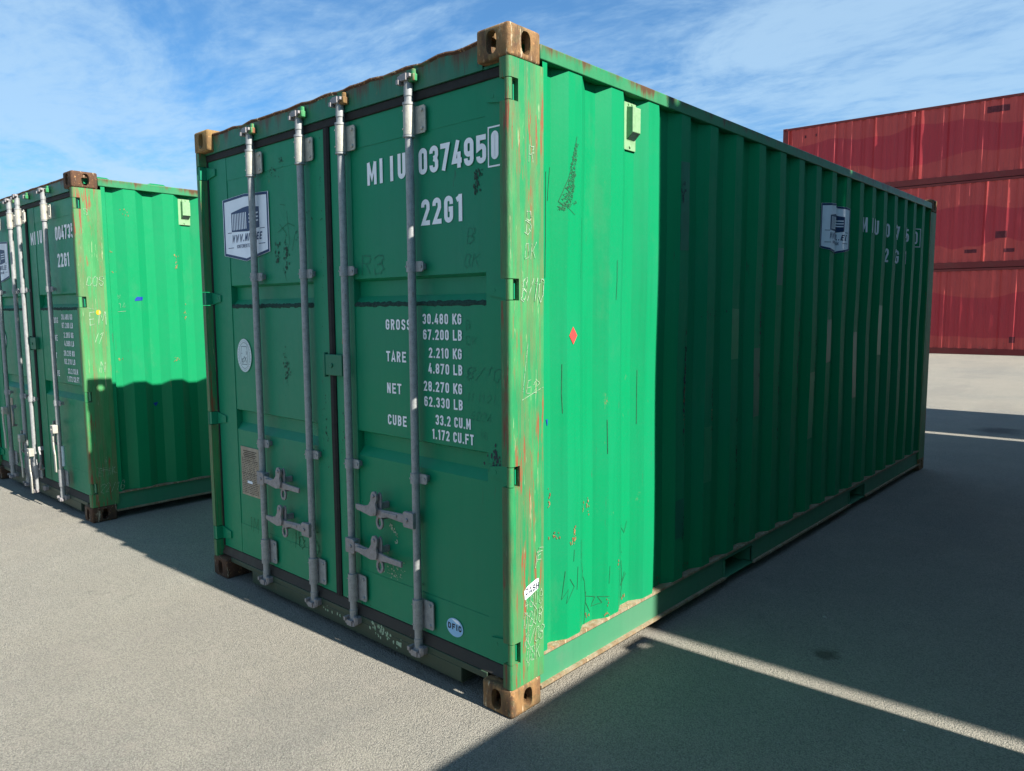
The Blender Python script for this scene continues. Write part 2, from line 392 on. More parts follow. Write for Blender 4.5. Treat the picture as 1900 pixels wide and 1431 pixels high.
# ------------------------------------------------------------------ corner casting (hollow block with oval openings)
def make_casting():
    """outer corner at origin, block spans x -0.162..0, y 0..0.178, z 0..0.118; openings in the +x, -y and top faces"""
    def tmp(me):
        o = bpy.data.objects.new('tmp', me); COL.objects.link(o); return o
    b = MB(); b.box(-.162, 0, 0, .178, 0, .118)
    a = tmp(b.mesh('t', []))
    bv = a.modifiers.new('b', 'BEVEL'); bv.width = .012; bv.segments = 3
    def oval(cx, cy, w, h, n=24):
        pts = []
        for i in range(n):
            t = 2 * math.pi * i / n; c, s_ = math.cos(t), math.sin(t); e = 2 / 2.7
            pts.append((cx + w / 2 * math.copysign(abs(c) ** e, c), cy + h / 2 * math.copysign(abs(s_) ** e, s_)))
        return pts
    cut = []
    q = MB(); q.box(-.134, -.028, .028, .150, .028, .090); cut.append(tmp(q.mesh('t', [])))
    q = MB(); q.prism(oval(.094, .061, .052, .082), 'x', -.08, .02); cut.append(tmp(q.mesh('t', [])))
    q = MB(); q.prism(oval(-.084, .061, .052, .082), 'y', -.02, .08); cut.append(tmp(q.mesh('t', [])))
    q = MB(); q.prism(oval(-.081, .089, .064, .122), 'z', .06, .14); cut.append(tmp(q.mesh('t', [])))
    for c in cut:
        md = a.modifiers.new('c', 'BOOLEAN'); md.operation = 'DIFFERENCE'; md.solver = 'EXACT'; md.object = c
    dg = bpy.context.evaluated_depsgraph_get(); dg.update()
    me = bpy.data.meshes.new_from_object(a.evaluated_get(dg)); me.name = 'corner_casting'
    for o in cut + [a]:
        mm = o.data; bpy.data.objects.remove(o); bpy.data.meshes.remove(mm)
    for p in me.polygons: p.use_smooth = True
    me.set_sharp_from_angle(angle=R(32))
    return me
CAST = make_casting()
CASTS = {}
def casting(kind, sx, sy, sz, mat):
    k = (sx, sy, sz, mat)
    if k not in CASTS:
        me = copy_mesh_map(CAST, lambda c: Vector((c.x * sx, c.y * sy, c.z * sz)), sx * sy * sz < 0)
        me.materials.clear(); me.materials.append(M[mat]); CASTS[k] = me
    return CASTS[k]

# ------------------------------------------------------------------ corrugation
PITCH = .2905; E0 = .441; DEEP = .036; XO = -.008
def knots(L):
    """(u, depth) break points of the wall profile"""
    k = [(.196, 0), (.224, 0), (.240, 1), (.288, 1), (.355, 0)]
    e = E0
    while e < L - .36:
        k += [(e, 0), (e + .067, 1), (e + .137, 1), (e + .2045, 0)]; e += PITCH
    k += [(min(e, L - .21), 0), (L - .196, 0)]
    return k
def make_surf(L, seed=0.0, dent=.004, ribdent=0.0):
    K = knots(L); rnd = random.Random(int(seed * 10) + 5); RD = [rnd.gauss(0, ribdent) if ribdent else 0 for _ in range(len(K))]
    def base(u):
        for (a, da), (b, db), ra, rb in zip(K, K[1:], RD, RD[1:]):
            if u <= b: t = max(0, (u - a) / (b - a)); return XO - DEEP * (da + (db - da) * t) + ra + (rb - ra) * t
        return XO
    def surf(u, z):
        fall = max(0, min(1, (z - .25) / .3)) * max(0, min(1, (2.45 - z) / .3))
        return base(u) + dent * fall * noise.noise(Vector((seed, u * 1.3, z * 1.1))) * 1.6 + \
            dent * .35 * fall * noise.noise(Vector((seed + 7, u * 4.5, z * 4)))
    return K, surf
def wall_mesh(name, K, surf, z0, z1, mat, nz=16, remap=None):
    b = MB(); us = [k[0] for k in K]; n = len(us)
    zs = [z0 + (z1 - z0) * i / nz for i in range(nz + 1)]
    vs_ = [(surf(u, z), u, z) for z in zs for u in us]
    b.add(vs_, [(j * n + i, j * n + i + 1, (j + 1) * n + i + 1, (j + 1) * n + i) for j in range(nz) for i in range(n - 1)])
    return b.mesh(name, [M[mat]], smooth=14, fix=False, remap=remap)

# ------------------------------------------------------------------ stroke lettering (narrow stencil capitals)
def arc(cx, cy, rx, ry, a0, a1, n=8):
    return [(cx + rx * math.cos(R(a0 + (a1 - a0) * i / n)), cy + ry * math.sin(R(a0 + (a1 - a0) * i / n))) for i in range(n + 1)]
def glyph(ch, w, t):
    a = t / 2; x0, x1, y0, y1 = a, w - a, a, 1 - a; xm = w / 2; r = (x1 - x0) / 2
    T = lambda s=0, e=180: arc(xm, y1 - r, r, r, s, e)
    B = lambda s=180, e=360: arc(xm, y0 + r, r, r, s, e)
    cl = lambda p: p + [p[0]]
    if ch in '0O': return [('c', T() + B())]
    if ch == 'Q': return [('c', T() + B()), [(xm, .22), (w, 0)]]
    if ch == 'D': return [('c', [(x0, y1), (xm, y1)] + arc(xm, y1 - r, r, r, 90, 0) + arc(xm, y0 + r, r, r, 0, -90) + [(x0, y0)])]
    if ch == 'C': return [[(x1, .68)] + T() + B() + [(x1, .32)]]
    if ch == 'G': return [[(x1, .68)] + T() + B() + [(x1, .50), (xm, .50)]]
    if ch in 'UÜ':
        g = [[(x0, 1)] + B() + [(x1, 1)]]
        if ch == 'Ü': g += [[(x0 + .02, 1.12), (x0 + .02, 1.25)], [(x1 - .02, 1.12), (x1 - .02, 1.25)]]
        return g
    if ch == 'J': return [[(x1, 1)] + B(360, 180)]
    if ch == 'S': return [[(x1, .70)] + T() + [(x0, .66), (x0 + .03, .58), (xm, .50), (x1 - .03, .42), (x1, .34)] + B(0, -180) + [(x0, .30)]]
    if ch == '3': return [[(x0, .72)] + T(180, 0) + [(x1, .64), (x1 - .04, .56), (xm - .02, .52)], [(xm - .02, .52), (x1 - .04, .47), (x1, .38)] + B(0, -180) + [(x0, .28)]]
    if ch == '4': return [[(w * .62, 1), (x0 - .01, .26), (w, .26)], [(w * .72, .58), (w * .72, 0)]]
    if ch == '7': return [[(0, y1), (x1, y1), (w * .30, 0)]]
    if ch == '9': return [('c', T() + arc(xm, .42 + r, r, r, 180, 360)), [(x1, y1 - r)] + B(0, -180) + [(x0, .28)]]
    if ch == '6': return [('c', arc(xm, .58 - r, r, r, 0, 180) + B()), [(x0, y0 + r)] + T(180, 0) + [(x1, .72)]]
    if ch == '8': return [('c', T() + arc(xm, .50 + r, r, r, 180, 360)), ('c', arc(xm, .52 - r, r, r, 0, 180) + B())]
    if ch == '5': return [[(w - .02, y1), (x0, y1), (x0, .53), (xm, .60)] + arc(xm, .60 - r, r, r, 80, 0) + B(0, -180) + [(x0, .26)]]
    if ch == '2': return [[(x0, .70)] + T(180, 0) + [(x1, .62), (x0 + .01, y0), (w, y0)]]
    if ch == '1': return [[(xm - .13, .80), (xm + .04, 1 - a)], [(xm + .05, 1), (xm + .05, 0)]]
    if ch == 'I': return [[(xm, 1), (xm, 0)]]
    if ch == '/': return [[(w, 1), (0, 0)]]
    if ch == '-': return [[(0, .5), (w, .5)]]
    if ch == '.': return [[(xm, 0), (xm, t * 1.05)]]
    if ch == 'M': return [[(x0, 0), (x0, 1)], [(x0, 1), (xm, .30), (x1, 1)], [(x1, 1), (x1, 0)]]
    if ch == 'W': return [[(x0, 1), (w * .3, 0), (xm, .75), (w * .7, 0), (x1, 1)]]
    if ch == 'N': return [[(x0, 0), (x0, 1)], [(x0, 1), (x1, 0)], [(x1, 0), (x1, 1)]]
    if ch == 'A': return [[(x0 - a * .5, 0), (xm, 1), (x1 + a * .5, 0)], [(w * .25, .28), (w * .75, .28)]]
    if ch == 'T': return [[(0, y1), (w, y1)], [(xm, 1), (xm, 0)]]
    if ch == 'L': return [[(x0, 1), (x0, y0), (w, y0)]]
    if ch == 'E': return [[(w, y1), (x0, y1), (x0, y0), (w, y0)], [(x0, .51), (w * .88, .51)]]
    if ch == 'F': return [[(w, y1), (x0, y1), (x0, 0)], [(x0, .50), (w * .88, .50)]]
    if ch == 'H': return [[(x0, 0), (x0, 1)], [(x1, 0), (x1, 1)], [(x0, .5), (x1, .5)]]
    if ch == 'K': return [[(x0, 0), (x0, 1)], [(w, 1), (x0 + .03, .42)], [(w * .42, .55), (w, 0)]]
    if ch in 'BPR':
        g = [[(x0, 0), (x0, 1)], [(x0, y1), (xm, y1)] + arc(xm, (y1 + .52) / 2, r, (y1 - .52) / 2, 90, -90) + [(x0, .52)]]
        if ch == 'B': g.append([(xm, .52)] + arc(xm, (.52 + y0) / 2, r, (.52 - y0) / 2, 90, -90) + [(x0, y0)])
        if ch == 'R': g.append([(xm, .52), (x1, 0)])
        return g
    return []
def ribbon(pts, t, closed=False):
    """2-D quads following a polyline with mitred joints"""
    P = []
    for p in pts:
        if not P or (abs(p[0] - P[-1][0]) + abs(p[1] - P[-1][1])) > 1e-5: P.append(p)
    if closed and (abs(P[0][0] - P[-1][0]) + abs(P[0][1] - P[-1][1])) < 1e-5: P.pop()
    n = len(P); L_, Rr = [], []
    if n < 2: return []
    def nrm(a, b):
        dx, dy = b[0] - a[0], b[1] - a[1]; l = math.hypot(dx, dy) or 1; return (-dy / l, dx / l)
    for i in range(n):
        if closed: n1 = nrm(P[i - 1], P[i]); n2 = nrm(P[i], P[(i + 1) % n])
        else: n1 = nrm(P[max(0, i - 1)], P[max(1, i)]); n2 = nrm(P[min(n - 2, i)], P[min(n - 1, i + 1)])
        mx, my = n1[0] + n2[0], n1[1] + n2[1]; l = math.hypot(mx, my) or 1; mx /= l; my /= l
        k = t / 2 / max(.55, mx * n1[0] + my * n1[1])
        L_.append((P[i][0] + mx * k, P[i][1] + my * k)); Rr.append((P[i][0] - mx * k, P[i][1] - my * k))
    out = []
    for i in range(n if closed else n - 1):
        j = (i + 1) % n; out.append([L_[i], Rr[i], Rr[j], L_[j]])
    return out
def letters(parent, txt, u, v, h, mat, fn, cuts=(), name='painted_letter', **k):
    # every large character is a sheet of its own
    w, t, gap, sx = k.get('w', .42), k.get('t', .16), k.get('gap', .12), k.get('sx', 1.0); x = u
    for ch in txt:
        cw = {'M': w * 1.22, 'W': w * 1.45, 'I': t * 1.1, '.': t * 1.05, ' ': w * .45, '1': w * .72}.get(ch, w)
        if ch != ' ':
            a = Art(); a.text(ch, x, v, h, w=w, t=t, gap=gap, sx=sx); obj(name, a.mesh(name, [mat], fn, cuts), parent)
        x += (cw + gap) * h * sx
class Art:
    """flat artwork in a (u, v) plane: polygons with a small stacking height and a material slot"""
    def __init__(s): s.p = []; s.lv = 0
    def poly(s, pts, k=0, lift=0.0): s.p.append((list(pts), k, lift))
    def line(s, pts, t, k=0, lift=0.0, closed=False):
        s.lv = (s.lv + 1) % 6
        for q in ribbon(pts, t, closed): s.p.append((q, k, lift + s.lv * .00006))
    def text(s, txt, u, v, h, w=.42, t=.16, gap=.12, k=0, lift=0.0, align='l', slant=0.0, jitter=0, rnd=None, sx=1.0):
        adv = []
        for ch in txt:
            cw = {'M': w * 1.22, 'W': w * 1.45, 'I': t * 1.1, '.': t * 1.05, ' ': w * .45, '1': w * .72}.get(ch, w); adv.append(cw)
        tot = sum(adv) + gap * (len(txt) - 1); x = {'l': 0, 'r': -tot, 'c': -tot / 2}[align]
        for ch, cw in zip(txt, adv):
            for st in glyph(ch, cw, t):
                c = False
                if isinstance(st, tuple): c, st = True, st[1]
                q = []
                for (a, b) in st:
                    if jitter: a += rnd.gauss(0, jitter); b += rnd.gauss(0, jitter)
                    q.append((u + (x + a + slant * b) * h * sx, v + b * h))
                s.line(q, t * h, k, lift, c)
            x += cw + gap
    def mesh(s, name, mats, fn, cuts=(), nv=18):
        bm = bmesh.new()
        for pts, k, lift in s.p:
            try:
                f = bm.faces.new([bm.verts.new((p[0], p[1], lift)) for p in pts]); f.material_index = k
            except Exception: pass
        for c in cuts:
            g = bm.verts[:] + bm.edges[:] + bm.faces[:]
            bmesh.ops.bisect_plane(bm, geom=g, plane_co=(c, 0, 0), plane_no=(1, 0, 0), dist=1e-6)
        if cuts and bm.verts:
            vlo = min(v.co.y for v in bm.verts); vhi = max(v.co.y for v in bm.verts); st = (2.5 - .205) / nv
            q = int((vlo - .205) / st) + 1
            while .205 + q * st < vhi:
                g = bm.verts[:] + bm.edges[:] + bm.faces[:]
                bmesh.ops.bisect_plane(bm, geom=g, plane_co=(0, .205 + q * st, 0), plane_no=(0, 1, 0), dist=1e-6); q += 1
        for v in bm.verts: v.co = Vector(fn(v.co.x, v.co.y, v.co.z))
        me = bpy.data.meshes.new(name); bm.to_mesh(me); bm.free()
        for mm in mats: me.materials.append(M[mm])
        return me
YD = .0545         # outer surface of the door panels
def on_door(u, v, l): return (u, (YD - .0050 if (u > -.168 or -1.345 < u < -1.015 or u < -2.175) else YD - .0024) - l, v)
def on_film(u, v, l): return (u, YD - .0052 - l, v)
def on_post(u, v, l): return (.0012 + l, u, v)

def logo(a, cu, cv, W_, H_, mirror=1):
    """shield shaped sticker with a container drawing; materials 0 white, 1 navy, 2 white again"""
    X = lambda x: cu + x * W_ / 2
    Y = lambda y: cv + y * H_ / 2
    out = [(-1, -.78), (0, -1), (1, -.78), (1, .93), (-.02, 1.0), (-1, .93)]
    a.poly([(X(x), Y(y)) for x, y in out], 0, 0)
    a.line([(X(x * .95), Y(y * .955)) for x, y in out], .013 * H_ / .34, 1, .0004, True)
    # container drawing
    a.poly([(X(-.62), Y(-.08)), (X(.12), Y(-.12)), (X(.12), Y(.62)), (X(-.1), Y(.60)), (X(-.62), Y(.50))], 1, .0004)
    a.poly([(X(.12), Y(-.12)), (X(.60), Y(-.04)), (X(.60), Y(.55)), (X(.12), Y(.62))], 1, .0004)
    for i in range(9):
        x = -.555 + i * .073; a.line([(X(x), Y(-.035)), (X(x), Y(.455))], .0085, 2, .0009)
    for i in range(3):
        y = .15 + i * .11; a.line([(X(.16), Y(y)), (X(.56), Y(y + .015))], .008, 2, .0009)
    a.line([(X(-.80), Y(-.10)), (X(-.62), Y(-.10))], .0035, 1, .0006); a.line([(X(.62), Y(-.08)), (X(.82), Y(-.08))], .0035, 1, .0006)
    a.text('WWW.MIIL.EE', X(0.02), Y(-.40), .040, w=.5, t=.20, gap=.20, k=1, lift=.0006, align='c', slant=.25, sx=1.12)
    a.line([(X(-.80), Y(-.56)), (X(-.55), Y(-.56))], .0035, 1, .0006); a.line([(X(.55), Y(-.52)), (X(.82), Y(-.52))], .0035, 1, .0006)
    a.text('KONTEINERITE MÜÜK', X(0.0), Y(-.59), .019, w=.5, t=.15, gap=.17, k=1, lift=.0006, align='c')

# ------------------------------------------------------------------ container builder
W2 = 2.438
def container(label, L=6.058, H=2.591, loc=(0, 0, 0), rz=0, group=None, mats=None, seed=0.0, doors=None, both=True, ribdent=0.0, dent=.006, roofh=.0, nz=14, name='shipping_container'):
    mt = dict(wall='green_side', rail='green_rail', base='green_base', post='post', cast='casting', frame='green_frame', roof='green', ledge='ledge', end='green')
    mt.update(mats or {})
    root = thing(name, label, 'shipping container', loc, rz, group)
    big_ = L > 7; ZT = H - .091; ZR = H - (.010 if big_ else .036); ZB = .205           # rail bottom, rail top, wall foot
    mirr = lambda v: (-W2 - v[0], v[1], v[2])
    flipm = lambda c: Vector((-W2 - c.x, c.y, c.z))
    # castings
    for ix in (0, 1):
        for iy in (0, 1):
            for iz in (0, 1):
                cm = mt['cast'][(ix, iy, iz)] if isinstance(mt['cast'], dict) and (ix, iy, iz) in mt['cast'] else (mt['cast'] if isinstance(mt['cast'], str) else mt['cast']['*'])
                o = obj('corner_casting', casting('', 1 - 2 * ix, 1 - 2 * iy, 1 if iz else -1, cm), root)
                o.location = (-W2 if ix else 0, L if iy else 0, H - .118 if iz else .118)
    # posts: door-end posts have hinge slots, far posts are plain
    slots = [(2.322, 2.402), (1.612, 1.692), (.912, .992), (.215, .300)] if doors else []
    b = MB()
    b.box(-.046, -.001, .0525, .130, .118, H - .118)
    b.box(-.046, -.003, .130, .1955, .118, H - .118)
    zs = [.118]
    for z0, z1 in sorted(slots): zs += [z0, z1]
    zs.append(H - .118)
    for i in range(0, len(zs), 2):
        z0, z1 = zs[i], zs[i + 1]; r = .014
        pr = [(-.046, .002), (-r, .002)] + [(-.001 - r + r * math.sin(R(t)), .002 + r - r * math.cos(R(t))) for t in (22, 45, 67, 90)] + [(-.001, .0525), (-.046, .0525)]
        b.prism(pr, 'z', z0, z1)
    pm = b.mesh('corner_post', [M[mt['post']]], smooth=40)
    posts = [obj('corner_post', pm, root), obj('corner_post', copy_mesh_map(pm, flipm, True), root)]
    b = MB(); b.box(-.08, -.002, L - .16, L - .004, .118, H - .118)
    b.box(-.05, -.003, L - .197, L - .16, .118, H - .118)
    pf = b.mesh('corner_post', [M[mt['post']]])
    obj('corner_post', pf, root); obj('corner_post', copy_mesh_map(pf, flipm, True), root)
    # top side rails and bottom side rails
    b = MB(); b.box(-.062, -.002, .1785, L - .1785, ZT, ZR)
    tr = b.mesh('top_side_rail', [M[mt['rail']]])
    obj('top_side_rail', tr, root, bevel=.004); obj('top_side_rail', copy_mesh_map(tr, flipm, True), root, bevel=.004)
    b = MB()
    pockets = [(1.80, 2.16), (3.90, 4.26)] if L < 7 else []
    segs = []; y = .1785
    for p0, p1 in pockets: segs.append((y, p0)); y = p1
    segs.append((y, L - .1785))
    for y0, y1 in segs:
        b.box(-.026 if not big_ else -.012, -.018 if not big_ else -.004, y0, y1, .070 if not big_ else .020, ZB - .012)            # web
        b.k = 1; b.box(-.070, -.001, y0, y1, .058 if not big_ else .008, .070 if not big_ else .019)                 ; b.k = 0  # foot flange
    for p0, p1 in pockets:
        b.box(-.026, -.018, p0, p1, .165, ZB - .012)
        b.box(-.30, -.010, p0 - .006, p0, .060, .165); b.box(-.30, -.010, p1, p1 + .006, .060, .165)
        b.box(-.30, -.010, p0, p1, .060, .066)
    b.k = 1
    b.box(-.075, -.004, .1965, L - .197, ZB - .012, ZB)         # ledge the wall stands on
    br = b.mesh('bottom_side_rail', [M[mt['base']], M[mt['ledge']]])
    obj('bottom_side_rail', br, root); obj('bottom_side_rail', copy_mesh_map(br, flipm, True), root)
    # side walls
    K, surf = make_surf(L, seed, dent, ribdent)
    w1 = obj('side_wall', wall_mesh('side_wall', K, surf, ZB, ZT, mt['wall'], nz), root)
    K2, surf2 = make_surf(L, seed + 3, dent, ribdent)
    w2 = wall_mesh('side_wall', K2, surf2, ZB, ZT, mt['wall'], 4, remap=mirr); w2.flip_normals()
    w2o = obj('side_wall', w2, root)
    # floor, roof, far end
    b = MB(); b.box(-W2 + .06, -.06, .05, L - .05, .14, .168); obj('floor', b.mesh('floor', [M['inside']]), root)
    b = MB(); nx = 1; y = .10; zr = ZR - .012; pts = []
    while y < L - .12:
        pts += [(y, zr), (y + .06, zr + .018 + roofh), (y + .16, zr + .018 + roofh), (y + .22, zr)]; y += .42 if roofh else .30
    pts.append((L - .10, zr))
    ring = pts + [(L - .10, zr - .03), (.10, zr - .03)]
    b.prism(ring, 'x', -W2 + .055, -.055)
    obj('roof', b.mesh('roof', [M[mt['roof']]]), root)
    b = MB(); x = -.08; prof = []
    while x > -W2 + .25:
        prof += [(x, L - .03), (x - .06, L - .07), (x - .12, L - .07), (x - .18, L - .03)]; x -= .26
    prof += [(-W2 + .08, L - .03)]
    ring = prof + [(-W2 + .08, L - .10), (-.08, L - .10)]
    b.prism(ring, 'z', .18, H - .10)
    obj('end_wall', b.mesh('end_wall', [M[mt['end']]]), root)
    b = MB(); b.box(-W2 + .162, -.162, L - .08, L - .012, .05, .18); obj('end_beam', b.mesh('end_beam', [M[mt['frame']]]), root); b = MB(); b.box(-W2 + .162, -.162, L - .08, L - .012, H - .115, H - .03)
    obj('end_beam', b.mesh('end_beam', [M[mt['frame']]]), root)
    root_parts = dict(root=root, posts=posts, wall=w1, surf=surf, knots=[k[0] for k in K], slots=slots, H=H, L=L)
    if not doors:      # closed end towards the viewer side
        b = MB(); x = -.08; prof = []
        while x > -W2 + .25:
            prof += [(x, .03), (x - .06, .07), (x - .12, .07), (x - .18, .03)]; x -= .26
        prof += [(-W2 + .08, .03)]
        b.prism(prof + [(-W2 + .08, .10), (-.08, .10)], 'z', .18, H - .10)
        obj('end_wall', b.mesh('end_wall', [M[mt['end']]]), root)
        b = MB(); b.box(-W2 + .162, -.162, .012, .08, .05, .18); obj('end_beam', b.mesh('end_beam', [M[mt['frame']]]), root); b = MB(); b.box(-W2 + .162, -.162, .012, .08, H - .115, H - .03)
        obj('end_beam', b.mesh('end_beam', [M[mt['frame']]]), root)
    return root_parts

# ------------------------------------------------------------------ door end
def door_end(P, opt):
    root = P['root']; rnd = random.Random(opt.get('seed', 1))
    # header with a battered upper lip
    b = MB(); n = 44; xs = [-W2 + .1625 + (W2 - .325) * i / n for i in range(n + 1)]
    top = []
    for x in xs:
        z = 2.566 + .004 * noise.noise(Vector((x * 2.2, opt['seed'], 0))) + opt.get('batter', .010) * .9 * max(-.55, min(.4, noise.noise(Vector((x * 9, opt['seed'], 3)))))
        top.append(z)
    vs_ = []
    for x, z in zip(xs, top):
        vs_ += [(x, .035, 2.463), (x, .035, z - .014), (x, .027, z - .006), (x, .030, z), (x, .14, z - .004), (x, .14, 2.463)]
    fs = []
    for i in range(n):
        for j in range(6):
            fs.append((i * 6 + j, (i + 1) * 6 + j, (i + 1) * 6 + (j + 1) % 6, i * 6 + (j + 1) % 6))
    fs += [tuple(range(5, -1, -1)), tuple(n * 6 + j for j in range(6))]
    b.add(vs_, fs)
    b.box(-W2 + .046, -W2 + .1625, .040, .14, 2.463, 2.4725); b.box(-.1625, -.046, .040, .14, 2.463, 2.4725)
    me = b.mesh('header', [M['green_frame'], M['casting_brown']], smooth=25)
    for p in me.polygons:
        if p.center.z > 2.553: p.material_index = 1
    header = obj('door_header', me, root)
    # rust streaked keeper blocks on the header and sill
    rods = opt['rods']
    for x in rods:
        b = MB()
        b.box(x + .004, x + .048, .004, .0345, 2.492, 2.522); b.tube((x + .030, .022, 2.515), (x + .030, .022, 2.543), .012, .010, 10)
        b2 = MB(); b2.box(x - .036, x - .020, .008, .0345, 2.500, 2.530); obj('rod_keeper', b2.mesh('rod_keeper', [M['zinc_dark']]), header, bevel=.002)
        obj('rod_keeper', b.mesh('rod_keeper', [M['casting_pale'] if abs(x + 1.04) < .02 else M['post']]), header, bevel=.004)
    # sill: dirty face with fork notches at both ends, brown ledge above
    b = MB()
    b.box(-W2 + .1625, -.1625, .030, .14, .100, .128)
    b.box(-2.030, -.312, .030, .036, .036, .100); b.box(-2.030, -.312, .036, .14, .030, .042)
    b.box(-2.030, -2.024, .036, .30, .042, .100); b.box(-.318, -.312, .036, .30, .042, .100)
    b.k = 1
    b.add([(-W2 + .046, .034, .1285), (-.046, .034, .1285), (-.046, .14, .1285), (-W2 + .046, .14, .1285),
           (-W2 + .046, .052, .172), (-.046, .052, .172), (-.046, .14, .176), (-W2 + .046, .14, .176)],
          [(0, 3, 2, 1), (4, 5, 6, 7), (0, 1, 5, 4), (1, 2, 6, 5), (2, 3, 7, 6), (3, 0, 4, 7)])
    sill = obj('door_sill', b.mesh('door_sill', [M['green_sill'], M['seal_brown']]), root, bevel=.002)
    for x in rods:
        b = MB()
        b2 = MB(); b2.box(x - .038, x - .018, .006, .0335, .084, .118); obj('rod_keeper', b2.mesh('rod_keeper', [M['zinc_dark']]), sill, bevel=.002); b.box(x + .016, x + .044, .004, .0335, .092, .124)
        b.tube((x + .030, .006, .086), (x + .030, .006, .128), .010, .012, 8)
        obj('rod_keeper', b.mesh('rod_keeper', [M['zinc_dark']]), sill, bevel=.003)
    if opt.get('sillmarks'):
        a = Art(); r2 = random.Random(8)
        for cx, cz, nn in ((-.86, .10, 26), (-.80, .088, 14), (-1.26, .085, 4), (-1.22, .075, 4)):
            for _ in range(nn):
                u = cx + r2.gauss(0, .045); v = min(.122, max(.045, cz + r2.gauss(0, .018))); s_ = r2.uniform(.003, .010)
                a.poly([(u + s_ * math.cos(R(t + r2.uniform(-15, 15))) * r2.uniform(.5, 1), v + s_ * 1.2 * math.sin(R(t)) * r2.uniform(.5, 1.1)) for t in range(0, 360, 60)], 0, r2.uniform(0, .0003))
        a.poly([(-.735, .070), (-.700, .064), (-.698, .084), (-.733, .088)], 0, .0005)
        obj('paint_scrape', a.mesh('paint_scrape', ['chalk'], lambda u, v, l: (u, .0285 - l, v)), sill)['kind'] = 'stuff'

    # seals round and between the doors
    b = MB()
    b.box(-W2 + .046, -.046, .043, .10, 2.426, 2.4625)
    b.box(-.0585, -.0465, .044, .10, .176, 2.4255); b.box(-W2 + .0465, -W2 + .0585, .044, .10, .176, 2.4255)
    obj('door_seal', b.mesh('door_seal', [M['rubber']]), root, bevel=.004)
    doors = []
    for side, (x0, x1, g0, g1) in enumerate(((-1.172, -.059, -1.015, -.168), (-W2 + .059, -1.2225, -2.175, -1.345))):
        b = MB(); z0, z1 = .176, 2.4255
        prof = [(z0, 0)]
        grooves = [(.905, 1.022), (1.603, 1.722)]
        for a0, a1 in grooves: prof += [(a0, 0), (a0 + .040, 1), (a1 - .012, 1), (a1, 0)]
        prof.append((z1, 0))
        prof = [(z, YD + .032 * d) for z, d in prof]
        # ribbed panel with subtle dents
        nx = 14; zz = []
        for (za, ya), (zb, yb) in zip(prof, prof[1:]):
            k = max(1, int((zb - za) / .09)); zz += [(za + (zb - za) * i / k, ya + (yb - ya) * i / k) for i in range(k)]
        zz.append(prof[-1]); n = nx + 1
        vs_ = []
        for z, y in zz:
            for i in range(n):
                x = g0 + (g1 - g0) * i / nx; e = min(1, i / 2, (nx - i) / 2)
                vs_.append((x, y + .0016 * e * (0 if z in (z0, z1) else 1) * noise.noise(Vector((x * 2.6, opt['seed'] * 3, z * 2.4))), z))
        b.add(vs_, [(j * n + i, j * n + i + 1, (j + 1) * n + i + 1, (j + 1) * n + i) for j in range(len(zz) - 1) for i in range(nx)])
        # edge frames and groove end walls
        for (a0, a1) in ((x0, g0), (g1, x1)):
            b.box(a0, a1, YD - .0035, YD + .045, z0, z1)
        # doubler strips across top and bottom
        b.box(g0, g1, YD - .0018, YD + .001, 2.300, z1); b.box(g0, g1, YD - .0018, YD + .001, z0, .352)
        b.face([(x0, YD + .06, z0), (x1, YD + .06, z0), (x1, YD + .06, z1), (x0, YD + .06, z1)])
        d = obj('door', b.mesh('door', [M['green_door']], smooth=20, fix=True), root); doors.append(d)
        # rough tar bead along the foot of the upper groove
        b = MB(); nn = 60
        tp = [1.612 + rnd.uniform(-.003, .004) for _ in range(nn + 1)]; bt = [1.596 + rnd.uniform(-.004, .003) for _ in range(nn + 1)]
        vs_ = []
        for i in range(nn + 1):
            x = g0 + (g1 - g0) * i / nn; bu = rnd.uniform(.002, .0045)
            vs_ += [(x, YD - .0004, bt[i]), (x, YD - bu, (bt[i] + tp[i]) / 2), (x, YD + .004, tp[i] + .004)]
        b.add(vs_, [(i * 3 + j, (i + 1) * 3 + j, (i + 1) * 3 + j + 1, i * 3 + j + 1) for i in range(nn) for j in (0, 1)])
        obj('tar_bead', b.mesh('tar_bead', [M['grime']], smooth=60), d)
    # hinges: a barrel in each slot and a blade on the door
    for side in (0, 1):
        mir = (lambda v: v) if side == 0 else (lambda v: (-W2 - v[0], v[1], v[2]))
        for z0, z1 in P['slots']:
            b = MB()
            b.tube((-.0150, .0150, z0 + .003), (-.0150, .0150, z1 - .003), .0135, n=14)
            b.k = 1; b.box(-.060, -.020, .0440, .0500, z0 + .006, z1 - .006)
            b.prism([(-.050, z0 + .004), (-.085, z0 + .012), (-.148, z0 + .022), (-.148, z1 - .022), (-.085, z1 - .012), (-.050, z1 - .004)], 'y', .0425, .0508)
            b.tube((-.12, .0415, (z0 + z1) / 2), (-.12, .044, (z0 + z1) / 2), .008, n=10)
            if side: b.box(-.046, -.003, .006, .0440, z0 + .004, z1 - .004)
            obj('hinge', b.mesh('hinge', [M['post'] if side == 0 else M['green_frame'], M['green_door']], smooth=35, remap=mir), doors[side])
    # centre seal with the locking plate over it
    b = MB()
    nn = 30
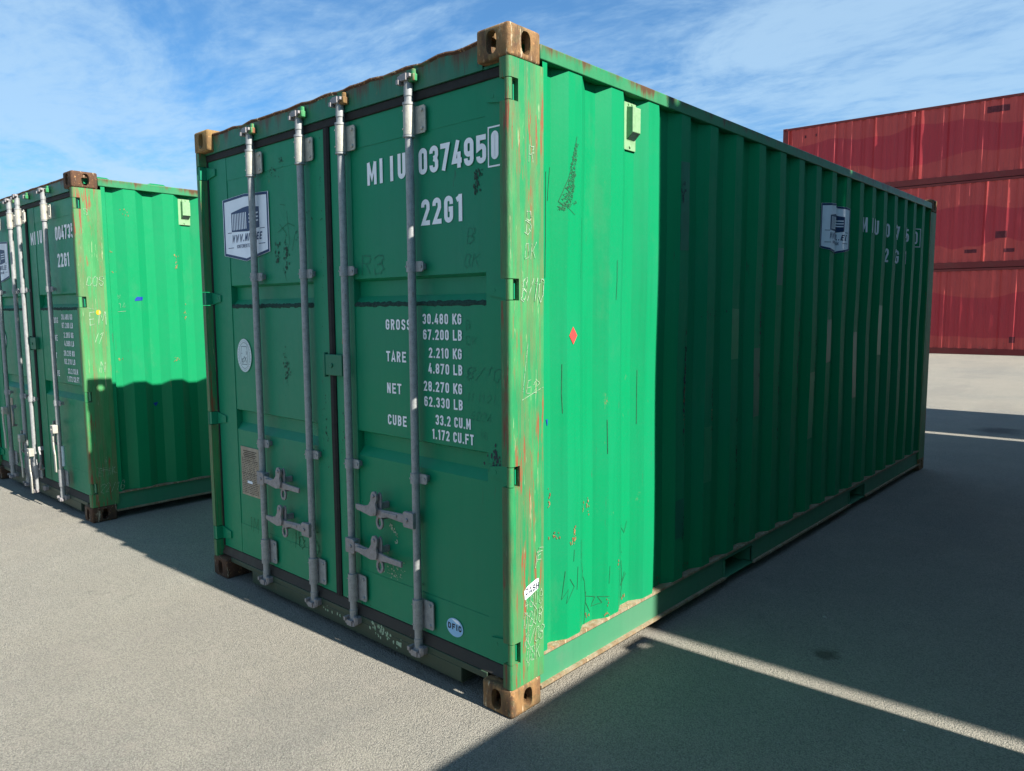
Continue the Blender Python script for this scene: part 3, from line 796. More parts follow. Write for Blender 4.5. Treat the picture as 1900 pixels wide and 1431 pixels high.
    for i in range(nn):
        za, zb = .178 + (2.424 - .178) * i / nn, .178 + (2.424 - .178) * (i + 1) / nn
        def X(z): return -1.197 + .003 * noise.noise(Vector((z * 2.5, 1, opt['seed'])))
        w = .0225
        b.add([(X(za) - w, .046, za), (X(za) + w, .046, za), (X(zb) + w, .046, zb), (X(zb) - w, .046, zb),
               (X(za) - w * .5, .038, za), (X(za) + w * .5, .038, za), (X(zb) + w * .5, .038, zb), (X(zb) - w * .5, .038, zb),
               (X(za) - w, .09, za), (X(za) + w, .09, za), (X(zb) + w, .09, zb), (X(zb) - w, .09, zb)],
              [(4, 5, 6, 7), (0, 4, 7, 3), (5, 1, 2, 6), (8, 0, 3, 11), (1, 9, 10, 2)])
    obj('centre_seal', b.mesh('centre_seal', [M['rubber']], smooth=30), root)
    b = MB(); b.box(-1.232, -1.088, .022, .030, 1.272, 1.372); b.box(-1.150, -1.088, .030, .052, 1.272, 1.372)
    b.box(-1.236, -1.222, .018, .040, 1.262, 1.380); b.tube((-1.17, .0225, 1.32), (-1.17, .016, 1.32), .011, n=10)
    obj('lock_plate', b.mesh('lock_plate', [M['green_frame']]), root, bevel=.003)

    # locking rods
    def rod_base(mats):
        b = MB(); ry = .018
        b.tube((0, ry, .150), (0, ry, 2.450), .0172, n=20)
        b.k = 1
        b.tube((0, ry, 2.440), (0, ry, 2.497), .0195, .0185, 16)
        b.tube((0, ry, 2.405), (0, ry, 2.415), .0255, .0255, 18)
        b.tube((0, ry, 2.278), (0, ry, 2.286), .0255, .0255, 18)
        b.tube((0, ry, .106), (0, ry, .155), .0185, .0200, 16)
        b.k = 2
        # cam heads: a slab with two horns, top and bottom
        for z, s in ((2.497, 1), (.108, -1)):
            b.box(-.018, .018, ry - .030, ry + .004, min(z, z + .026 * s), max(z, z + .026 * s))
            b.prism([(-.040, z + .010 * s), (-.016, z + .004 * s), (.016, z + .004 * s), (.034, z + .012 * s), (.034, z + .024 * s), (.012, z + .030 * s), (-.014, z + .028 * s), (-.040, z + .022 * s)], 'y', ry - .024, ry - .006)
            b.box(-.036, -.022, ry - .036, ry - .006, min(z + .006 * s, z - .012 * s), max(z + .006 * s, z - .012 * s))
        return b.mesh('locking_rod', mats, smooth=35)
    rm = [M['zinc'], M['zinc_light'] if not opt.get('dull') else M['zinc'], M['zinc_dark']]
    rmesh = rod_base([M['zinc'], M['zinc'], M['zinc_dark']])
    def guide(z0, z1, mats):
        b = MB(); ry = .018
        b.tube((0, ry, z0), (0, ry, z1), .0235, n=18)
        pl = [(.008, z0 + .004), (.072, z0 + .004), (.079, z0 + .012), (.079, z1 - .012), (.072, z1 - .004), (.008, z1 - .004)]
        b.prism(pl, 'y', .036, .0415); b.box(.026, .060, .0415, YD - .001, z0 + .022, z1 - .022)
        for z in (z0 + .022, z1 - .022):
            b.tube((.060, .0365, z), (.060, .030, z), .0085, .006, 10)
            b.tube((-.012, ry - .020, z), (-.013, ry - .0235, z), .0035, n=6)
        return b.mesh('rod_guide', mats, smooth=35)
    gt = guide(2.288, 2.404, [M['zinc_light']]); gb = guide(.198, .332, [M['zinc']])
    def clamp(z):
        b = MB(); ry = .018
        b.tube((0, ry, z - .022), (0, ry, z + .022), .0225, n=18)
        b.prism([(0, z - .021), (.058, z - .021), (.066, z - .014), (.066, z + .014), (.058, z + .021), (0, z + .021)], 'y', .022, .029)
        b.tube((.052, .0225, z), (.052, .0185, z), .0065, n=8); b.box(.026, .050, .029, YD - .001, z - .012, z + .012)
        b.tube((-.012, ry - .018, z), (-.013, ry - .0225, z), .004, n=6)
        return b.mesh('rod_clamp', [M['zinc']], smooth=35)
    c1, c2 = clamp(1.758), clamp(.866)
    for i, x in enumerate(rods):
        ro = obj('locking_rod', rmesh, root); ro.location = (x, opt.get('rod_y', (0, 0, 0, 0))[i], 0)
        if 'lean' in opt: ro.rotation_euler = (opt['lean'][i], 0, 0)
        for me in (gt, gb): obj('rod_guide', me, ro)
        for me in (c1, c2): obj('rod_clamp', me, ro)
        # handle
        s, hz, kind = opt['handles'][i]
        b = MB(); ry = .012
        if kind == 'shut':
            b.k = 0
            hub = [(s * -.012, hz - .034), (s * .050, hz - .034), (s * .056, hz - .026), (s * .056, hz + .028), (s * .046, hz + .036), (s * -.012, hz + .036)]
            b.prism(hub, 'y', -.012, .004); b.prism([(s * .004, hz - .030), (s * .05, hz - .030), (s * .05, hz + .030), (s * .004, hz + .030)], 'y', .004, .030)
            b.tube((s * .030, -.012, hz), (s * .030, -.018, hz), .010, .008, 12)
            # arm swelling then thinning to a flat lever
            arm = [(.045, .021, -.020), (.10, .017, -.018), (.17, .014, -.015), (.215, .016, -.021), (.25, .018, -.018), (.30, .013, -.014), (.395, .012, -.014)]
            up = [(s * a, hz + t - (a > .2) * .006) for a, t, q in arm]; dn = [(s * a, hz + q - (a > .2) * .006) for a, t, q in arm]
            b.prism(up + dn[::-1], 'y', -.008, .003)
            b.prism([(s * .10, hz - .004), (s * .21, hz - .008), (s * .21, hz + .006), (s * .10, hz + .010)], 'y', -.012, -.0075)
            obj('handle', b.mesh('handle', [M['zinc_dark']]), ro, bevel=.003)
            # catch: hooked plate on the door holding the lever
            b = MB(); cx = s * .235; cz = hz
            hook = [(-.017, -.012), (-.019, .040), (-.013, .074), (.002, .086), (.017, .078), (.022, .060), (.020, -.012)]
            b.prism([(cx - .004 + a * .8, cz + c) for a, c in hook], 'y', .002, .010); b.box(cx - .010, cx + .008, .010, YD - .001, cz + .008, cz + .036)
            ear = [(-.150, .012), (-.085, .014), (-.054, .024), (-.038, .045), (-.036, .070), (-.026, .088), (-.008, .092), (.006, .080), (.007, .058), (-.003, .035), (.004, .008), (-.004, -.018), (-.040, -.026), (-.100, -.018), (-.150, -.010)]
            b.prism([(cx + a, cz + c) for a, c in ear], 'y', -.020, -.0085)
            b.tube((cx - .012, -.010, cz + .066), (cx - .012, .004, cz + .066), .008, n=10)
            b.tube((cx - .014, -.020, cz + .070), (cx - .014, -.026, cz + .070), .009, .007, 10)
            loop = [(cx + .000 + .019 * math.cos(R(t)), cz - .052 + .026 * math.sin(R(t))) for t in range(0, 360, 24)]
            for q in ribbon(loop, .013, True):
                b.prism(q, 'y', -.002, .008)
            b.box(cx - .012, cx + .012, .008, YD - .001, cz - .040, cz - .026)
            obj('handle_catch', b.mesh('handle_catch', [M['zinc_dark']], smooth=30), ro, bevel=.0015)
        else:            # hanging loose
            b.box(-.030, .030, -.034, .004, hz - .030, hz + .034)
            b.tube((0, -.034, hz), (0, -.040, hz), .009, n=10)
            pth = [(-.012, -.03), (-.016, -.10), (-.006, -.16), (.010, -.21), (.012, -.34)]
            for q in ribbon([(a, hz + c) for a, c in pth], .032): b.prism(q, 'y', -.030, -.020)
            obj('handle', b.mesh('handle', [M['zinc_light']]), ro, bevel=.003)
            b = MB()
            lp = arc(s * .11, hz - .05, .03, .075, 90 * s, -90 * s, 8)
            for q in ribbon(lp, .012): b.prism(q, 'y', .010, .020)
            for q in ribbon([(s * .11, hz + .025), (s * .10, hz + .055)], .016): b.prism(q, 'y', .012, .050)
            for q in ribbon([(s * .11, hz - .125), (s * .085, hz - .135)], .014): b.prism(q, 'y', .012, .050)
            obj('handle_catch', b.mesh('handle_catch', [M['zinc_dark']]), ro)
    return doors, header, sill

def door_lettering(door, o):
    h = .105; D = (door,)
    L = lambda txt, u, v, hh, **k: letters(door, txt, u, v, hh, 'white', on_door, **k)
    L('M', o['M'], 2.128, h * .93, w=.56, t=.19)
    L('I', o['M'] + .088, 2.128, h, t=.19); L('I', o['M'] + .160, 2.128, h, t=.19); L('U', o['M'] + .212, 2.130, h, w=.48, t=.19)
    letters(door, o['num'], -.548, 2.130, h, 'white', on_film, w=.46, t=.19, gap=.10, sx=1.135)
    letters(door, o['chk'], -.134, 2.136, h * .98, 'white', on_film, w=.38, t=.19, sx=.92)
    a = Art(); a.line([(-.149, 2.112), (-.086, 2.112), (-.086, 2.254), (-.149, 2.254)], .006, 0, 0, True)
    obj('painted_frame', a.mesh('painted_frame', ['white'], on_film), door)
    L('22G1', -.540, 1.925, h, w=.46, t=.19, gap=.13, sx=1.12)
    hs = .046; k = dict(w=.48, t=.185, gap=.15)
    def word(txt, u, z, hh, **q):
        a = Art(); a.text(txt, u, z, hh, **k, **q); o_ = obj('painted_word', a.mesh('painted_word', ['white'], on_door), door); o_['kind'] = 'stuff'
    for w_, z, kg, lb in (('GROSS', 1.494, o['kg'][0], o['lb'][0]), ('TARE', 1.354, o['kg'][1], o['lb'][1]), ('NET', 1.213, o['kg'][2], o['lb'][2])):
        word(w_, -.791, z, hs, sx=1.25)
        word(kg, -.309, z + .027, hs * .93, align='r', sx=1.10); word(lb, -.307, z - .038, hs * .93, align='r', sx=1.10)
    word('CUBE', -.790, 1.072, hs, sx=1.2)
    word('33.2 CU.M', -.262, 1.102, hs * .93, align='r', sx=1.02); word('1.172 CU.FT', -.246, 1.040, hs * .93, align='r', sx=1.02)

def scribble(parent, name, items, mat, fn, cuts=(), seed=1):
    rnd = random.Random(seed)
    for it in items:
        a = Art()
        if isinstance(it[0], str):
            txt, u, v, h, sl, sx = it
            a.text(txt, u, v, h, w=.5, t=.034, gap=.25, slant=sl, jitter=.05, rnd=rnd, sx=sx)
        else: a.line(it, .0020)
        o = obj(name, a.mesh(name, [mat], fn, cuts), parent)
        if isinstance(it[0], str) and len(it[0]) > 1: o['kind'] = 'stuff'

# ================================================================== large structure: ground
b = MB(); b.face([(-900, -900, 0), (900, -900, 0), (900, 900, 0), (-900, 900, 0)])
g = obj('ground', b.mesh('ground', [M['asphalt']], fix=False)); g['kind'] = 'structure'

# ================================================================== the near green container
C1 = container('large green container in the centre with number 0374950 on its doors, nearest to the viewer', doors=True, nz=18,
               mats=dict(cast={'*': 'casting', (1, 0, 1): 'casting_pale', (1, 0, 0): 'casting_brown'}, end='green_side'), seed=.0)
HANDLES = [(1, .678, 'shut'), (-1, .478, 'shut'), (1, .478, 'shut'), (-1, .682, 'shut')]
RODS = [-1.846, -1.376, -1.040, -.566]
doors, header, sill = door_end(C1, dict(seed=1, rods=RODS, handles=HANDLES, sillmarks=True, batter=.013))
rd, ld = doors
door_lettering(rd, dict(M=-.897, num='037495', chk='0', kg=('30.480 KG', '2.210 KG', '28.270 KG'), lb=('67.200 LB', '4.870 LB', '62.330 LB')))
scribble(rd, 'chalk_writing', [('B', -.275, 1.835, .06, .15, 1.2), ('OK', -.295, 1.745, .05, .2, 1.3), ('R3', -.955, 1.74, .085, .05, 1.4), ('B', -.285, 1.50, .04, 0, 1.2), ('OK', -.285, 1.44, .035, 0, 1.4),
    ('8/10', -.29, 1.30, .055, .3, 1.3), ('11.11.21', -.285, 1.215, .035, .2, 1.1), ('5024', -.265, 1.14, .035, .2, 1.2), ('16', -.21, 1.07, .03, 0, 1.2)], 'chalk_faint', on_door, seed=4)
scribble(rd, 'chalk_writing', [('10 2', -.172, .985, .035, 0, 1.3), ('2514', -.168, .945, .035, 0, 1.0)], 'chalk_faint', lambda u, v, l: (u, YD - .0050 - l, v), seed=14)
# dark smudges, scrapes
def smudges(parent, items, mat, fn, seed, name='scuff_mark', cuts=()):
    a = Art(); r2 = random.Random(seed)
    for (cu, cv, su, sv, n, sz) in items:
        for _ in range(n):
            u = cu + r2.gauss(0, su); v = cv + r2.gauss(0, sv); s_ = sz * r2.uniform(.4, 1.2)
            a.poly([(u + s_ * math.cos(R(t)) * r2.uniform(.4, 1.1) * .6, v + s_ * math.sin(R(t)) * r2.uniform(.5, 1.3)) for t in range(0, 360, 60)], 0, r2.uniform(0, .0004))
    obj(name, a.mesh(name, [mat], fn, cuts), parent)['kind'] = 'stuff'
smudges(rd, [(-.215, 2.075, .008, .022, 26, .010), (-.205, 2.095, .012, .012, 12, .007), (-.60, .40, .02, .02, 16, .006), (-1.0, .60, .05, .5, 30, .004)], 'scrape', on_door, 3)
smudges(ld, [(-1.62, 1.28, .014, .045, 46, .007), (-1.70, 2.28, .03, .02, 14, .006), (-1.60, 2.33, .02, .015, 12, .006), (-1.585, 1.85, .012, .05, 34, .009), (-1.665, 1.87, .012, .028, 22, .010),
             (-1.26, 1.9, .012, .30, 30, .004), (-1.70, .40, .10, .03, 26, .004), (-1.45, 2.0, .06, .06, 14, .006), (-1.28, 1.05, .015, .2, 26, .006)], 'scrape', on_door, 5)
smudges(rd, [(-1.105, 1.62, .006, .05, 26, .007), (-1.12, 1.55, .012, .22, 34, .0035), (-1.12, .98, .010, .05, 26, .006), (-1.13, .55, .012, .2, 20, .003), (-.12, 1.0, .022, .022, 30, .011)], 'ink', lambda u, v, l: (u, YD - .0047 - l, v), 6, 'chipped_paint')
a = Art(); r2 = random.Random(21)
for i in range(26):                                     # paint flakes round the lowest catch
    t = R(r2.uniform(-30, 100)); d = r2.uniform(.035, .052); u = -.79 + d * math.cos(t); v = .555 + d * math.sin(t) * 1.1; s_ = r2.uniform(.002, .006)
    a.poly([(u + s_ * math.cos(R(q)), v + s_ * math.sin(R(q)) * r2.uniform(.6, 1.3)) for q in range(0, 360, 60)], 0, r2.uniform(0, .0003))
for i in range(50):
    u = -.79 + r2.gauss(0, .03) + r2.choice((0, .05)); v = .40 + r2.gauss(0, .03); s_ = r2.uniform(.001, .005)
    a.poly([(u + s_ * math.cos(R(q)), v + s_ * math.sin(R(q)) * r2.uniform(.6, 1.3)) for q in range(0, 360, 60)], 0, r2.uniform(0, .0003))
obj('flaked_paint', a.mesh('flaked_paint', ['chalk'], on_door), rd)['kind'] = 'stuff'
# scratches on the left door
scribble(ld, 'scratch', [[(-1.64, 2.02), (-1.58, 1.97), (-1.60, 1.92)], [(-1.66, 1.98), (-1.56, 2.02), (-1.50, 2.0)], [(-1.62, 1.80), (-1.59, 1.73)], [(-1.57, 2.08), (-1.55, 1.92), (-1.60, 1.86)],
    [(-1.63, 2.12), (-1.58, 2.11)], [(-1.50, 1.96), (-1.53, 1.88)], ('1615', -1.62, .33, .12, .1, .8), ('1M', -2.08, .33, .08, .1, 1)], 'scratch', on_door, seed=9)
# stickers on the left door
a = Art(); logo(a, -1.982, 2.030, .492, .360); obj('logo_sticker', a.mesh('logo_sticker', ['white_sticker', 'blue', 'white_sticker'], on_film), ld)
a = Art(); c = (-2.053, 1.333)
el = lambda rx, rz, n=40: [(c[0] + rx * math.cos(2 * math.pi * i / n), c[1] + rz * math.sin(2 * math.pi * i / n)) for i in range(n)]
a.poly(el(.078, .093), 0, 0); a.line(el(.058, .072), .003, 1, .0004, True); a.line([(c[0] - .028, c[1] + .05), (c[0] + .028, c[1] + .05), (c[0] + .04, c[1]), (c[0] + .028, c[1] - .05), (c[0] - .028, c[1] - .05), (c[0] - .04, c[1])], .004, 1, .0004, True)
r2 = random.Random(4)
for i in range(9):
    x = c[0] + r2.uniform(-.024, .024); z = c[1] + r2.uniform(-.04, .04); a.line([(x, z), (x + r2.uniform(-.014, .014), z + r2.uniform(-.012, .012)), (x + r2.uniform(-.014, .014), z + r2.uniform(-.012, .02))], .006, 1, .0005)
for i in range(30):
    t = 2 * math.pi * i / 30; a.line([(c[0] + .0645 * math.cos(t), c[1] + .078 * math.sin(t)), (c[0] + .071 * math.cos(t), c[1] + .086 * math.sin(t))], .003, 1, .0005)
obj('round_seal_sticker', a.mesh('round_seal_sticker', ['pale', 'greyprint'], on_film), ld)
b = MB(); b.box(-2.142, -1.945, YD - .004, YD - .0005, .532, .812)
pl = obj('data_plate', b.mesh('data_plate', [M['plate']]), ld, bevel=.001)
a = Art(); r2 = random.Random(12); z = .800
for i in range(24):
    z -= .0105; x = -2.130; big_ = i < 4
    if z < .538: break
    if big_:
        a.line([(-2.115 + .01 * (i % 2), z), (-1.965 - .015 * (i % 2), z)], .0050, 0)
        continue
    while x < -1.965:
        l = r2.uniform(.006, .03)
        a.line([(x, z), (min(x + l, -1.955), z)], .0036, 0); x += l + r2.uniform(.004, .012)
for zz_ in (.735, .66, .60): a.line([(-2.134, zz_), (-1.952, zz_)], .0016, 0)
a.poly([(-2.075, .605), (-2.02, .605), (-2.02, .62), (-2.075, .62)], 1, .0006)
obj('plate_print', a.mesh('plate_print', ['plateprint', 'white_sticker'], lambda u, v, l: (u, YD - .0052 - l, v)), ld)['kind'] = 'stuff'
a = Art(); a.poly([(-1.118, 1.422), (-1.090, 1.424), (-1.086, 1.460), (-1.114, 1.466)], 0, 0)
obj('orange_sticker', a.mesh('orange_sticker', ['orange'], lambda u, v, l: (u, YD - .0052, v)), rd)
a = Art(); c = (-.368, .250)
a.poly(el(.050, .040), 0, 0); a.poly([(c[0] - .02, c[1] + .035), (c[0] + .02, c[1] + .034), (c[0] + .035, c[1] + .018), (c[0] + .01, c[1] + .02)], 2, .0003)
a.text('DFIC', c[0], c[1] - .011, .026, w=.66, t=.24, gap=.18, k=1, lift=.0004, align='c', sx=1.15)
obj('round_blue_sticker', a.mesh('round_blue_sticker', ['lightblue', 'ink', 'white_sticker'], on_film), rd)

# post marks
post = C1['posts'][0]
scribble(post, 'chalk_writing', [('B', .085, 1.86, .085, .15, .75), ('OK', .080, 1.765, .06, .2, .8), ('8/10', .062, 1.61, .085, .3, .55), [(.07, 1.27), (.10, 1.45)], ('E2', .085, 1.26, .05, .2, 1.1), [(.065, 1.24), (.19, 1.28)],
    ('VF', .10, .56, .075, .1, .8), ('VF', .12, .59, .06, .3, .7), ('4CU3', .075, .42, .055, .1, .7), ('0208', .07, .345, .06, .1, .65), ('8/08', .075, .27, .06, .3, .65), ('OSK', .085, .20, .06, .1, .65),
    [(.075, .41), (.13, .36), (.085, .30), (.12, .24), (.09, .17)], [(.13, .50), (.11, .45), (.15, .40)], ('R', .11, 2.12, .06, .1, .8)], 'chalk', lambda u, v, l: (.0004 + l, u, v), seed=2)
a = Art(); a.poly([(.078, .464), (.158, .480), (.160, .520), (.150, .522), (.120, .518), (.090, .512), (.074, .500)], 0, 0)
a.text('CASH', .080, .480, .027, w=.66, t=.20, gap=.10, k=1, lift=.0004, sx=1.02)
obj('cash_sticker', a.mesh('cash_sticker', ['white_sticker', 'ink'], lambda u, v, l: (.0006 + l, u, v + (u - .12) * .12)), post)

# side wall furniture
wall = C1['wall']; surf = C1['surf']; cuts = C1['knots']
def on_wall(lift=.0022):
    return lambda u, v, l: (surf(u, v) + lift + l * 1.3, u, v)
# breather
b = MB(); vx = -.040
b.box(vx, vx + .006, .778, .872, 2.272, 2.476)
b.prism([(vx + .006, 2.318), (vx + .036, 2.352), (vx + .036, 2.448), (vx + .006, 2.458)], 'y', .796, .862)
me = MB()
def vent_mesh():
    q = MB(); q.box(vx, vx + .006, .778, .872, 2.272, 2.476)
    ring = [(vx + .006, 2.316), (vx + .038, 2.345), (vx + .038, 2.450), (vx + .006, 2.458)]
    vs_ = [(p[0], .800, p[1]) for p in ring] + [(p[0], .862, p[1]) for p in ring]
    q.add(vs_, [(0, 1, 2, 3), (7, 6, 5, 4), (0, 4, 5, 1), (1, 5, 6, 2), (2, 6, 7, 3)])
    q.tube((vx + .006, .812, 2.468), (vx + .010, .812, 2.468), .006, n=8); q.tube((vx + .006, .840, 2.468), (vx + .010, .840, 2.468), .006, n=8); q.tube((vx + .006, .825, 2.288), (vx + .011, .825, 2.288), .007, n=8)
    q.k = 1
    q.add([(vx + .010, .804, 2.3165), (vx + .010, .858, 2.3165), (vx + .0375, .858, 2.3415), (vx + .0375, .804, 2.3415)], [(0, 1, 2, 3)])
    return q.mesh('ventilator', [M['vent'], M['zinc_dark']])
VENT = vent_mesh()
obj('ventilator', VENT, wall, bevel=.002)
a = Art(); logo(a, 3.400, 2.125, .47, .345); obj('logo_sticker', a.mesh('logo_sticker', ['white_sticker', 'blue', 'white_sticker'], lambda u, v, l: (surf(u, v) + .0025 + l * 3, u, v), cuts), wall)
E = lambda k: E0 + PITCH * k
for k, ch, z in ((12, 'M', 2.155), (12.30, 'I', 2.155), (12.5, 'I', 2.155), (13, 'U', 2.155), (14, '0', 2.155), (14.5, '3', 2.155), (15, '7', 2.155), (15.5, '4', 2.155), (15.72, '9', 2.155), (16, '5', 2.155), (17, '0', 2.155),
                 (14, '2', 1.955), (14.5, '2', 1.955), (15, 'G', 1.955), (15.5, '1', 1.955)):
    a = Art(); a.text(ch, E(k) + .140, z, .112, w=.50, t=.15, align='c', sx=.72); obj('painted_letter', a.mesh('painted_letter', ['white'], on_wall(), cuts), wall)
for q in ([(E(17) + .115, 2.13), (E(17) + .19, 2.13), (E(17) + .19, 2.29), (E(17) + .115, 2.29)], [(5.43, 1.75), (5.50, 1.75), (5.50, 1.84), (5.43, 1.84)]):
    a = Art(); a.line(q, .007, closed=True); obj('painted_frame', a.mesh('painted_frame', ['white'], on_wall(), cuts), wall)
a = Art(); a.line([(5.475, 1.53), (5.48, 1.42)], .012); obj('yellow_mark', a.mesh('yellow_mark', ['yellow'], on_wall(), cuts), wall)
a = Art(); c = (.394, 1.473); a.poly([(c[0] - .026, c[1]), (c[0], c[1] - .036), (c[0] + .026, c[1]), (c[0], c[1] + .036)], 0, 0)
obj('red_sticker', a.mesh('red_sticker', ['red_sticker'], on_wall(), cuts), wall)
a = Art(); a.poly([(.214, 1.150), (.221, 1.122), (.236, 1.148)], 0, 0); obj('blue_tape', a.mesh('blue_tape', ['bluetape'], on_wall(), cuts), wall)
# hatched dark graze and wandering scratches low on the wall
a = Art(); r2 = random.Random(31)
for i in range(230):
    t = r2.random() ** .7; v = 2.235 - .27 * t; w_ = .010 + .050 * t if t < .86 else .060 * (1.0 - t) / .14 + .02
    u = .405 - .085 * t + r2.uniform(0, w_); s_ = r2.uniform(.004, .011); q = R(r2.uniform(20, 160))
    a.line([(u, v), (u + s_ * math.cos(q), v + s_ * math.sin(q)), (u + s_ * 1.3 * math.cos(q + .7), v + s_ * 1.3 * math.sin(q + .7))], .0017)
obj('hatched_graze', a.mesh('hatched_graze', ['scratch'], on_wall(.0018), cuts), wall)['kind'] = 'stuff'; a = Art()
a.line([(.408, 2.26), (.372, 2.13), (.318, 2.0)], .0025); a.line([(.318, 2.0), (.40, 1.955)], .0018); a.line([(.283, 2.13), (.272, 2.03), (.270, 2.0)], .0025)
for p in ([(.786, .60), (.76, .52), (.80, .46), (.765, .40), (.80, .30), (.83, .36)], [(.79, .585), (.82, .55), (.84, .60)], [(.76, .58), (.735, .48)], [(.77, .42), (.76, .32), (.75, .22)],
          [(.80, .42), (.81, .31), (.80, .24)], [(.775, .345), (.80, .30), (.84, .35)], [(.46, .60), (.47, .50), (.52, .40), (.53, .30), (.56, .25)], [(.48, .60), (.47, .52)], [(.53, .33), (.59, .31), (.57, .27), (.62, .28), (.60, .31), (.66, .30)],
          [(.53, .35), (.515, .16)], [(.48, .50), (.50, .45), (.47, .42)], [(.345, .50), (.33, .38), (.36, .42), (.35, .36), (.40, .42), (.37, .46)], [(.40, .58), (.395, .53)], [(.66, .44), (.655, .36)], [(.42, .40), (.425, .50)]):
    a.line(p, .0024)
for p in ([(.333, 1.36), (.331, 1.24), (.335, 1.16)], [(.70, 1.79), (.702, 1.70), (.698, 1.62)], [(.46, 1.95), (.458, 1.70)], [(.215, 2.1), (.214, 1.7)], [(.64, 1.1), (.641, .95)], [(.90, 1.3), (.898, 1.05)]): a.line(p, .0026)
obj('scratches', a.mesh('scratches', ['scratch'], on_wall(.0018), cuts), wall)['kind'] = 'stuff'
smudges(wall, [(.27, .80, .006, .022, 10, .008), (.30, .66, .012, .010, 9, .006), (.50, .735, .006, .02, 9, .007), (.54, .74, .005, .025, 10, .007), (.40, .66, .008, .03, 10, .008), (.385, .615, .012, .01, 10, .007), (.73, .42, .01, .02, 6, .006), (.235, 1.88, .006, .004, 4, .006), (.645, .23, .008, .04, 14, .007)], 'casting', on_wall(), 8, 'rust_spot', cuts)
smudges(wall, [(E(3) - .01, 1.2, .004, .10, 40, .012), (E(6) - .01, 1.5, .004, .15, 30, .010), (E(8) - .01, 1.2, .004, .2, 30, .010), (E(2) + .23, 2.13, .010, .020, 14, .012), (1.6, 1.55, .1, .02, 20, .007), (2.3, 1.2, .25, .2, 24, .006)], 'ink', on_wall(), 18, 'chipped_paint', cuts)
smudges(wall, [(E(3) - .01, 1.12, .003, .06, 16, .010), (E(4) - .010, 1.0, .003, .05, 8, .008)], 'casting', on_wall(.003), 19, 'rust_spot', cuts)

M['touchup'] = m_flat('touch_up_green', (0.002, 0.150, 0.075), .4, .08, 12)
M['touchup_light'] = m_flat('light_touch_up_green', (0.010, 0.235, 0.090), .4, .08, 12)
r2 = random.Random(55)
for k, v0, hh, w_, mt_ in ((3, 1.86, .42, .10, 0), (4, .66, .30, .09, 1), (5, 1.30, .28, .10, 1), (6, .95, .40, .09, 0), (7, 1.72, .22, .10, 0), (9, .70, .45, .09, 1), (10, 1.20, .3, .1, 0), (12, .9, .5, .1, 0), (3, .42, .20, .10, 0), (14, 1.2, .4, .1, 1)):
    a = Art(); u0 = E(k) - .088; n_ = 7
    lft = [(u0 + r2.uniform(0, .006), v0 + hh * i / n_) for i in range(n_ + 1)]; rgt = [(u0 + w_ - r2.uniform(0, .008), v0 + hh * i / n_ + r2.uniform(-.006, .006)) for i in range(n_, -1, -1)]
    a.poly(lft + rgt, 0, 0); obj('touch_up_patch', a.mesh('touch_up_patch', ['touchup_light' if mt_ else 'touchup'], on_wall(.0008), cuts), wall)
smudges(wall, [(E(k) - .006, z, .003, sz, n_, .009) for k, z, sz, n_ in ((3, 1.35, .08, 16), (4, 1.1, .15, 14), (5, .8, .12, 18), (7, .9, .2, 18), (9, 1.3, .15, 16), (10, .7, .2, 14), (3, .45, .05, 12), (5, .42, .06, 10))], 'scrape', on_wall(), 61, 'scuff_mark', cuts)
smudges(wall, [(.10 + E(k) * 1.0, .24, .02, .010, 5, .008) for k in (0, 1, 2, 3)], 'casting', on_wall(), 62, 'rust_spot', cuts)

# ================================================================== the second green container to the left
C2 = container('green container at the left with number 004735, its door handles hanging loose', loc=(-4.140, -.110, 0), rz=R(1.2), doors=True, nz=14, seed=5, roofh=.012,
               mats=dict(wall='green_side2', post='post2', cast={'*': 'casting_brown'}, end='green_side2'))
doors2, header2, sill2 = door_end(C2, dict(seed=4, rods=[-1.87, -1.40, -1.075, -.590], handles=[(1, .70, 'loose'), (-1, .50, 'loose'), (1, .42, 'loose'), (-1, .66, 'loose')],
    rod_y=(-.020, -.030, -.060, -.022), lean=(0, 0, 0, 0), batter=.004))
door_lettering(doors2[0], dict(M=-1.12, num='004735', chk='0', kg=('30.480 KG', '2.265 KG', '28.215 KG'), lb=('67.200 LB', '4.990 LB', '62.210 LB')))
a = Art(); logo(a, -1.990, 2.030, .492, .360); obj('logo_sticker', a.mesh('logo_sticker', ['white_sticker', 'blue', 'white_sticker'], on_film), doors2[1])
a = Art(); c = (-2.06, 1.333); a.poly(el(.078, .093), 0, 0); a.line(el(.05, .062), .008, 1, .0004, True)
obj('round_seal_sticker', a.mesh('round_seal_sticker', ['pale', 'greyprint'], on_film), doors2[1])
b = MB(); b.box(-2.10, -1.93, YD - .004, YD - .0005, .55, .80); obj('data_plate', b.mesh('data_plate', [M['plate']]), doors2[1])
v2 = obj('ventilator', VENT, C2['wall'])
s2 = C2['surf']; k2 = C2['knots']
on_wall2 = lambda u, v, l: (s2(u, v) + .0022 + l, u, v)
a = Art(); a.poly([(.395, 1.662), (.455, 1.668), (.460, 1.694), (.412, 1.694), (.396, 1.676)], 0, 0); obj('blue_tape', a.mesh('blue_tape', ['bluetape'], on_wall2, k2), C2['wall'])
a = Art(); a.poly([(.505, .86), (.525, .83), (.545, .865)], 0, 0); obj('blue_tape', a.mesh('blue_tape', ['bluetape'], on_wall2, k2), C2['wall'])
p2 = C2['posts'][0]; fp = lambda u, v, l: (.0006 + l, u, v)
a = Art(); c = (.128, 1.576); a.poly([(c[0] + .017 * math.cos(R(t)), c[1] + .019 * math.sin(R(t))) for t in range(0, 360, 24)], 0, 0); obj('yellow_sticker', a.mesh('yellow_sticker', ['yellow'], fp), p2)
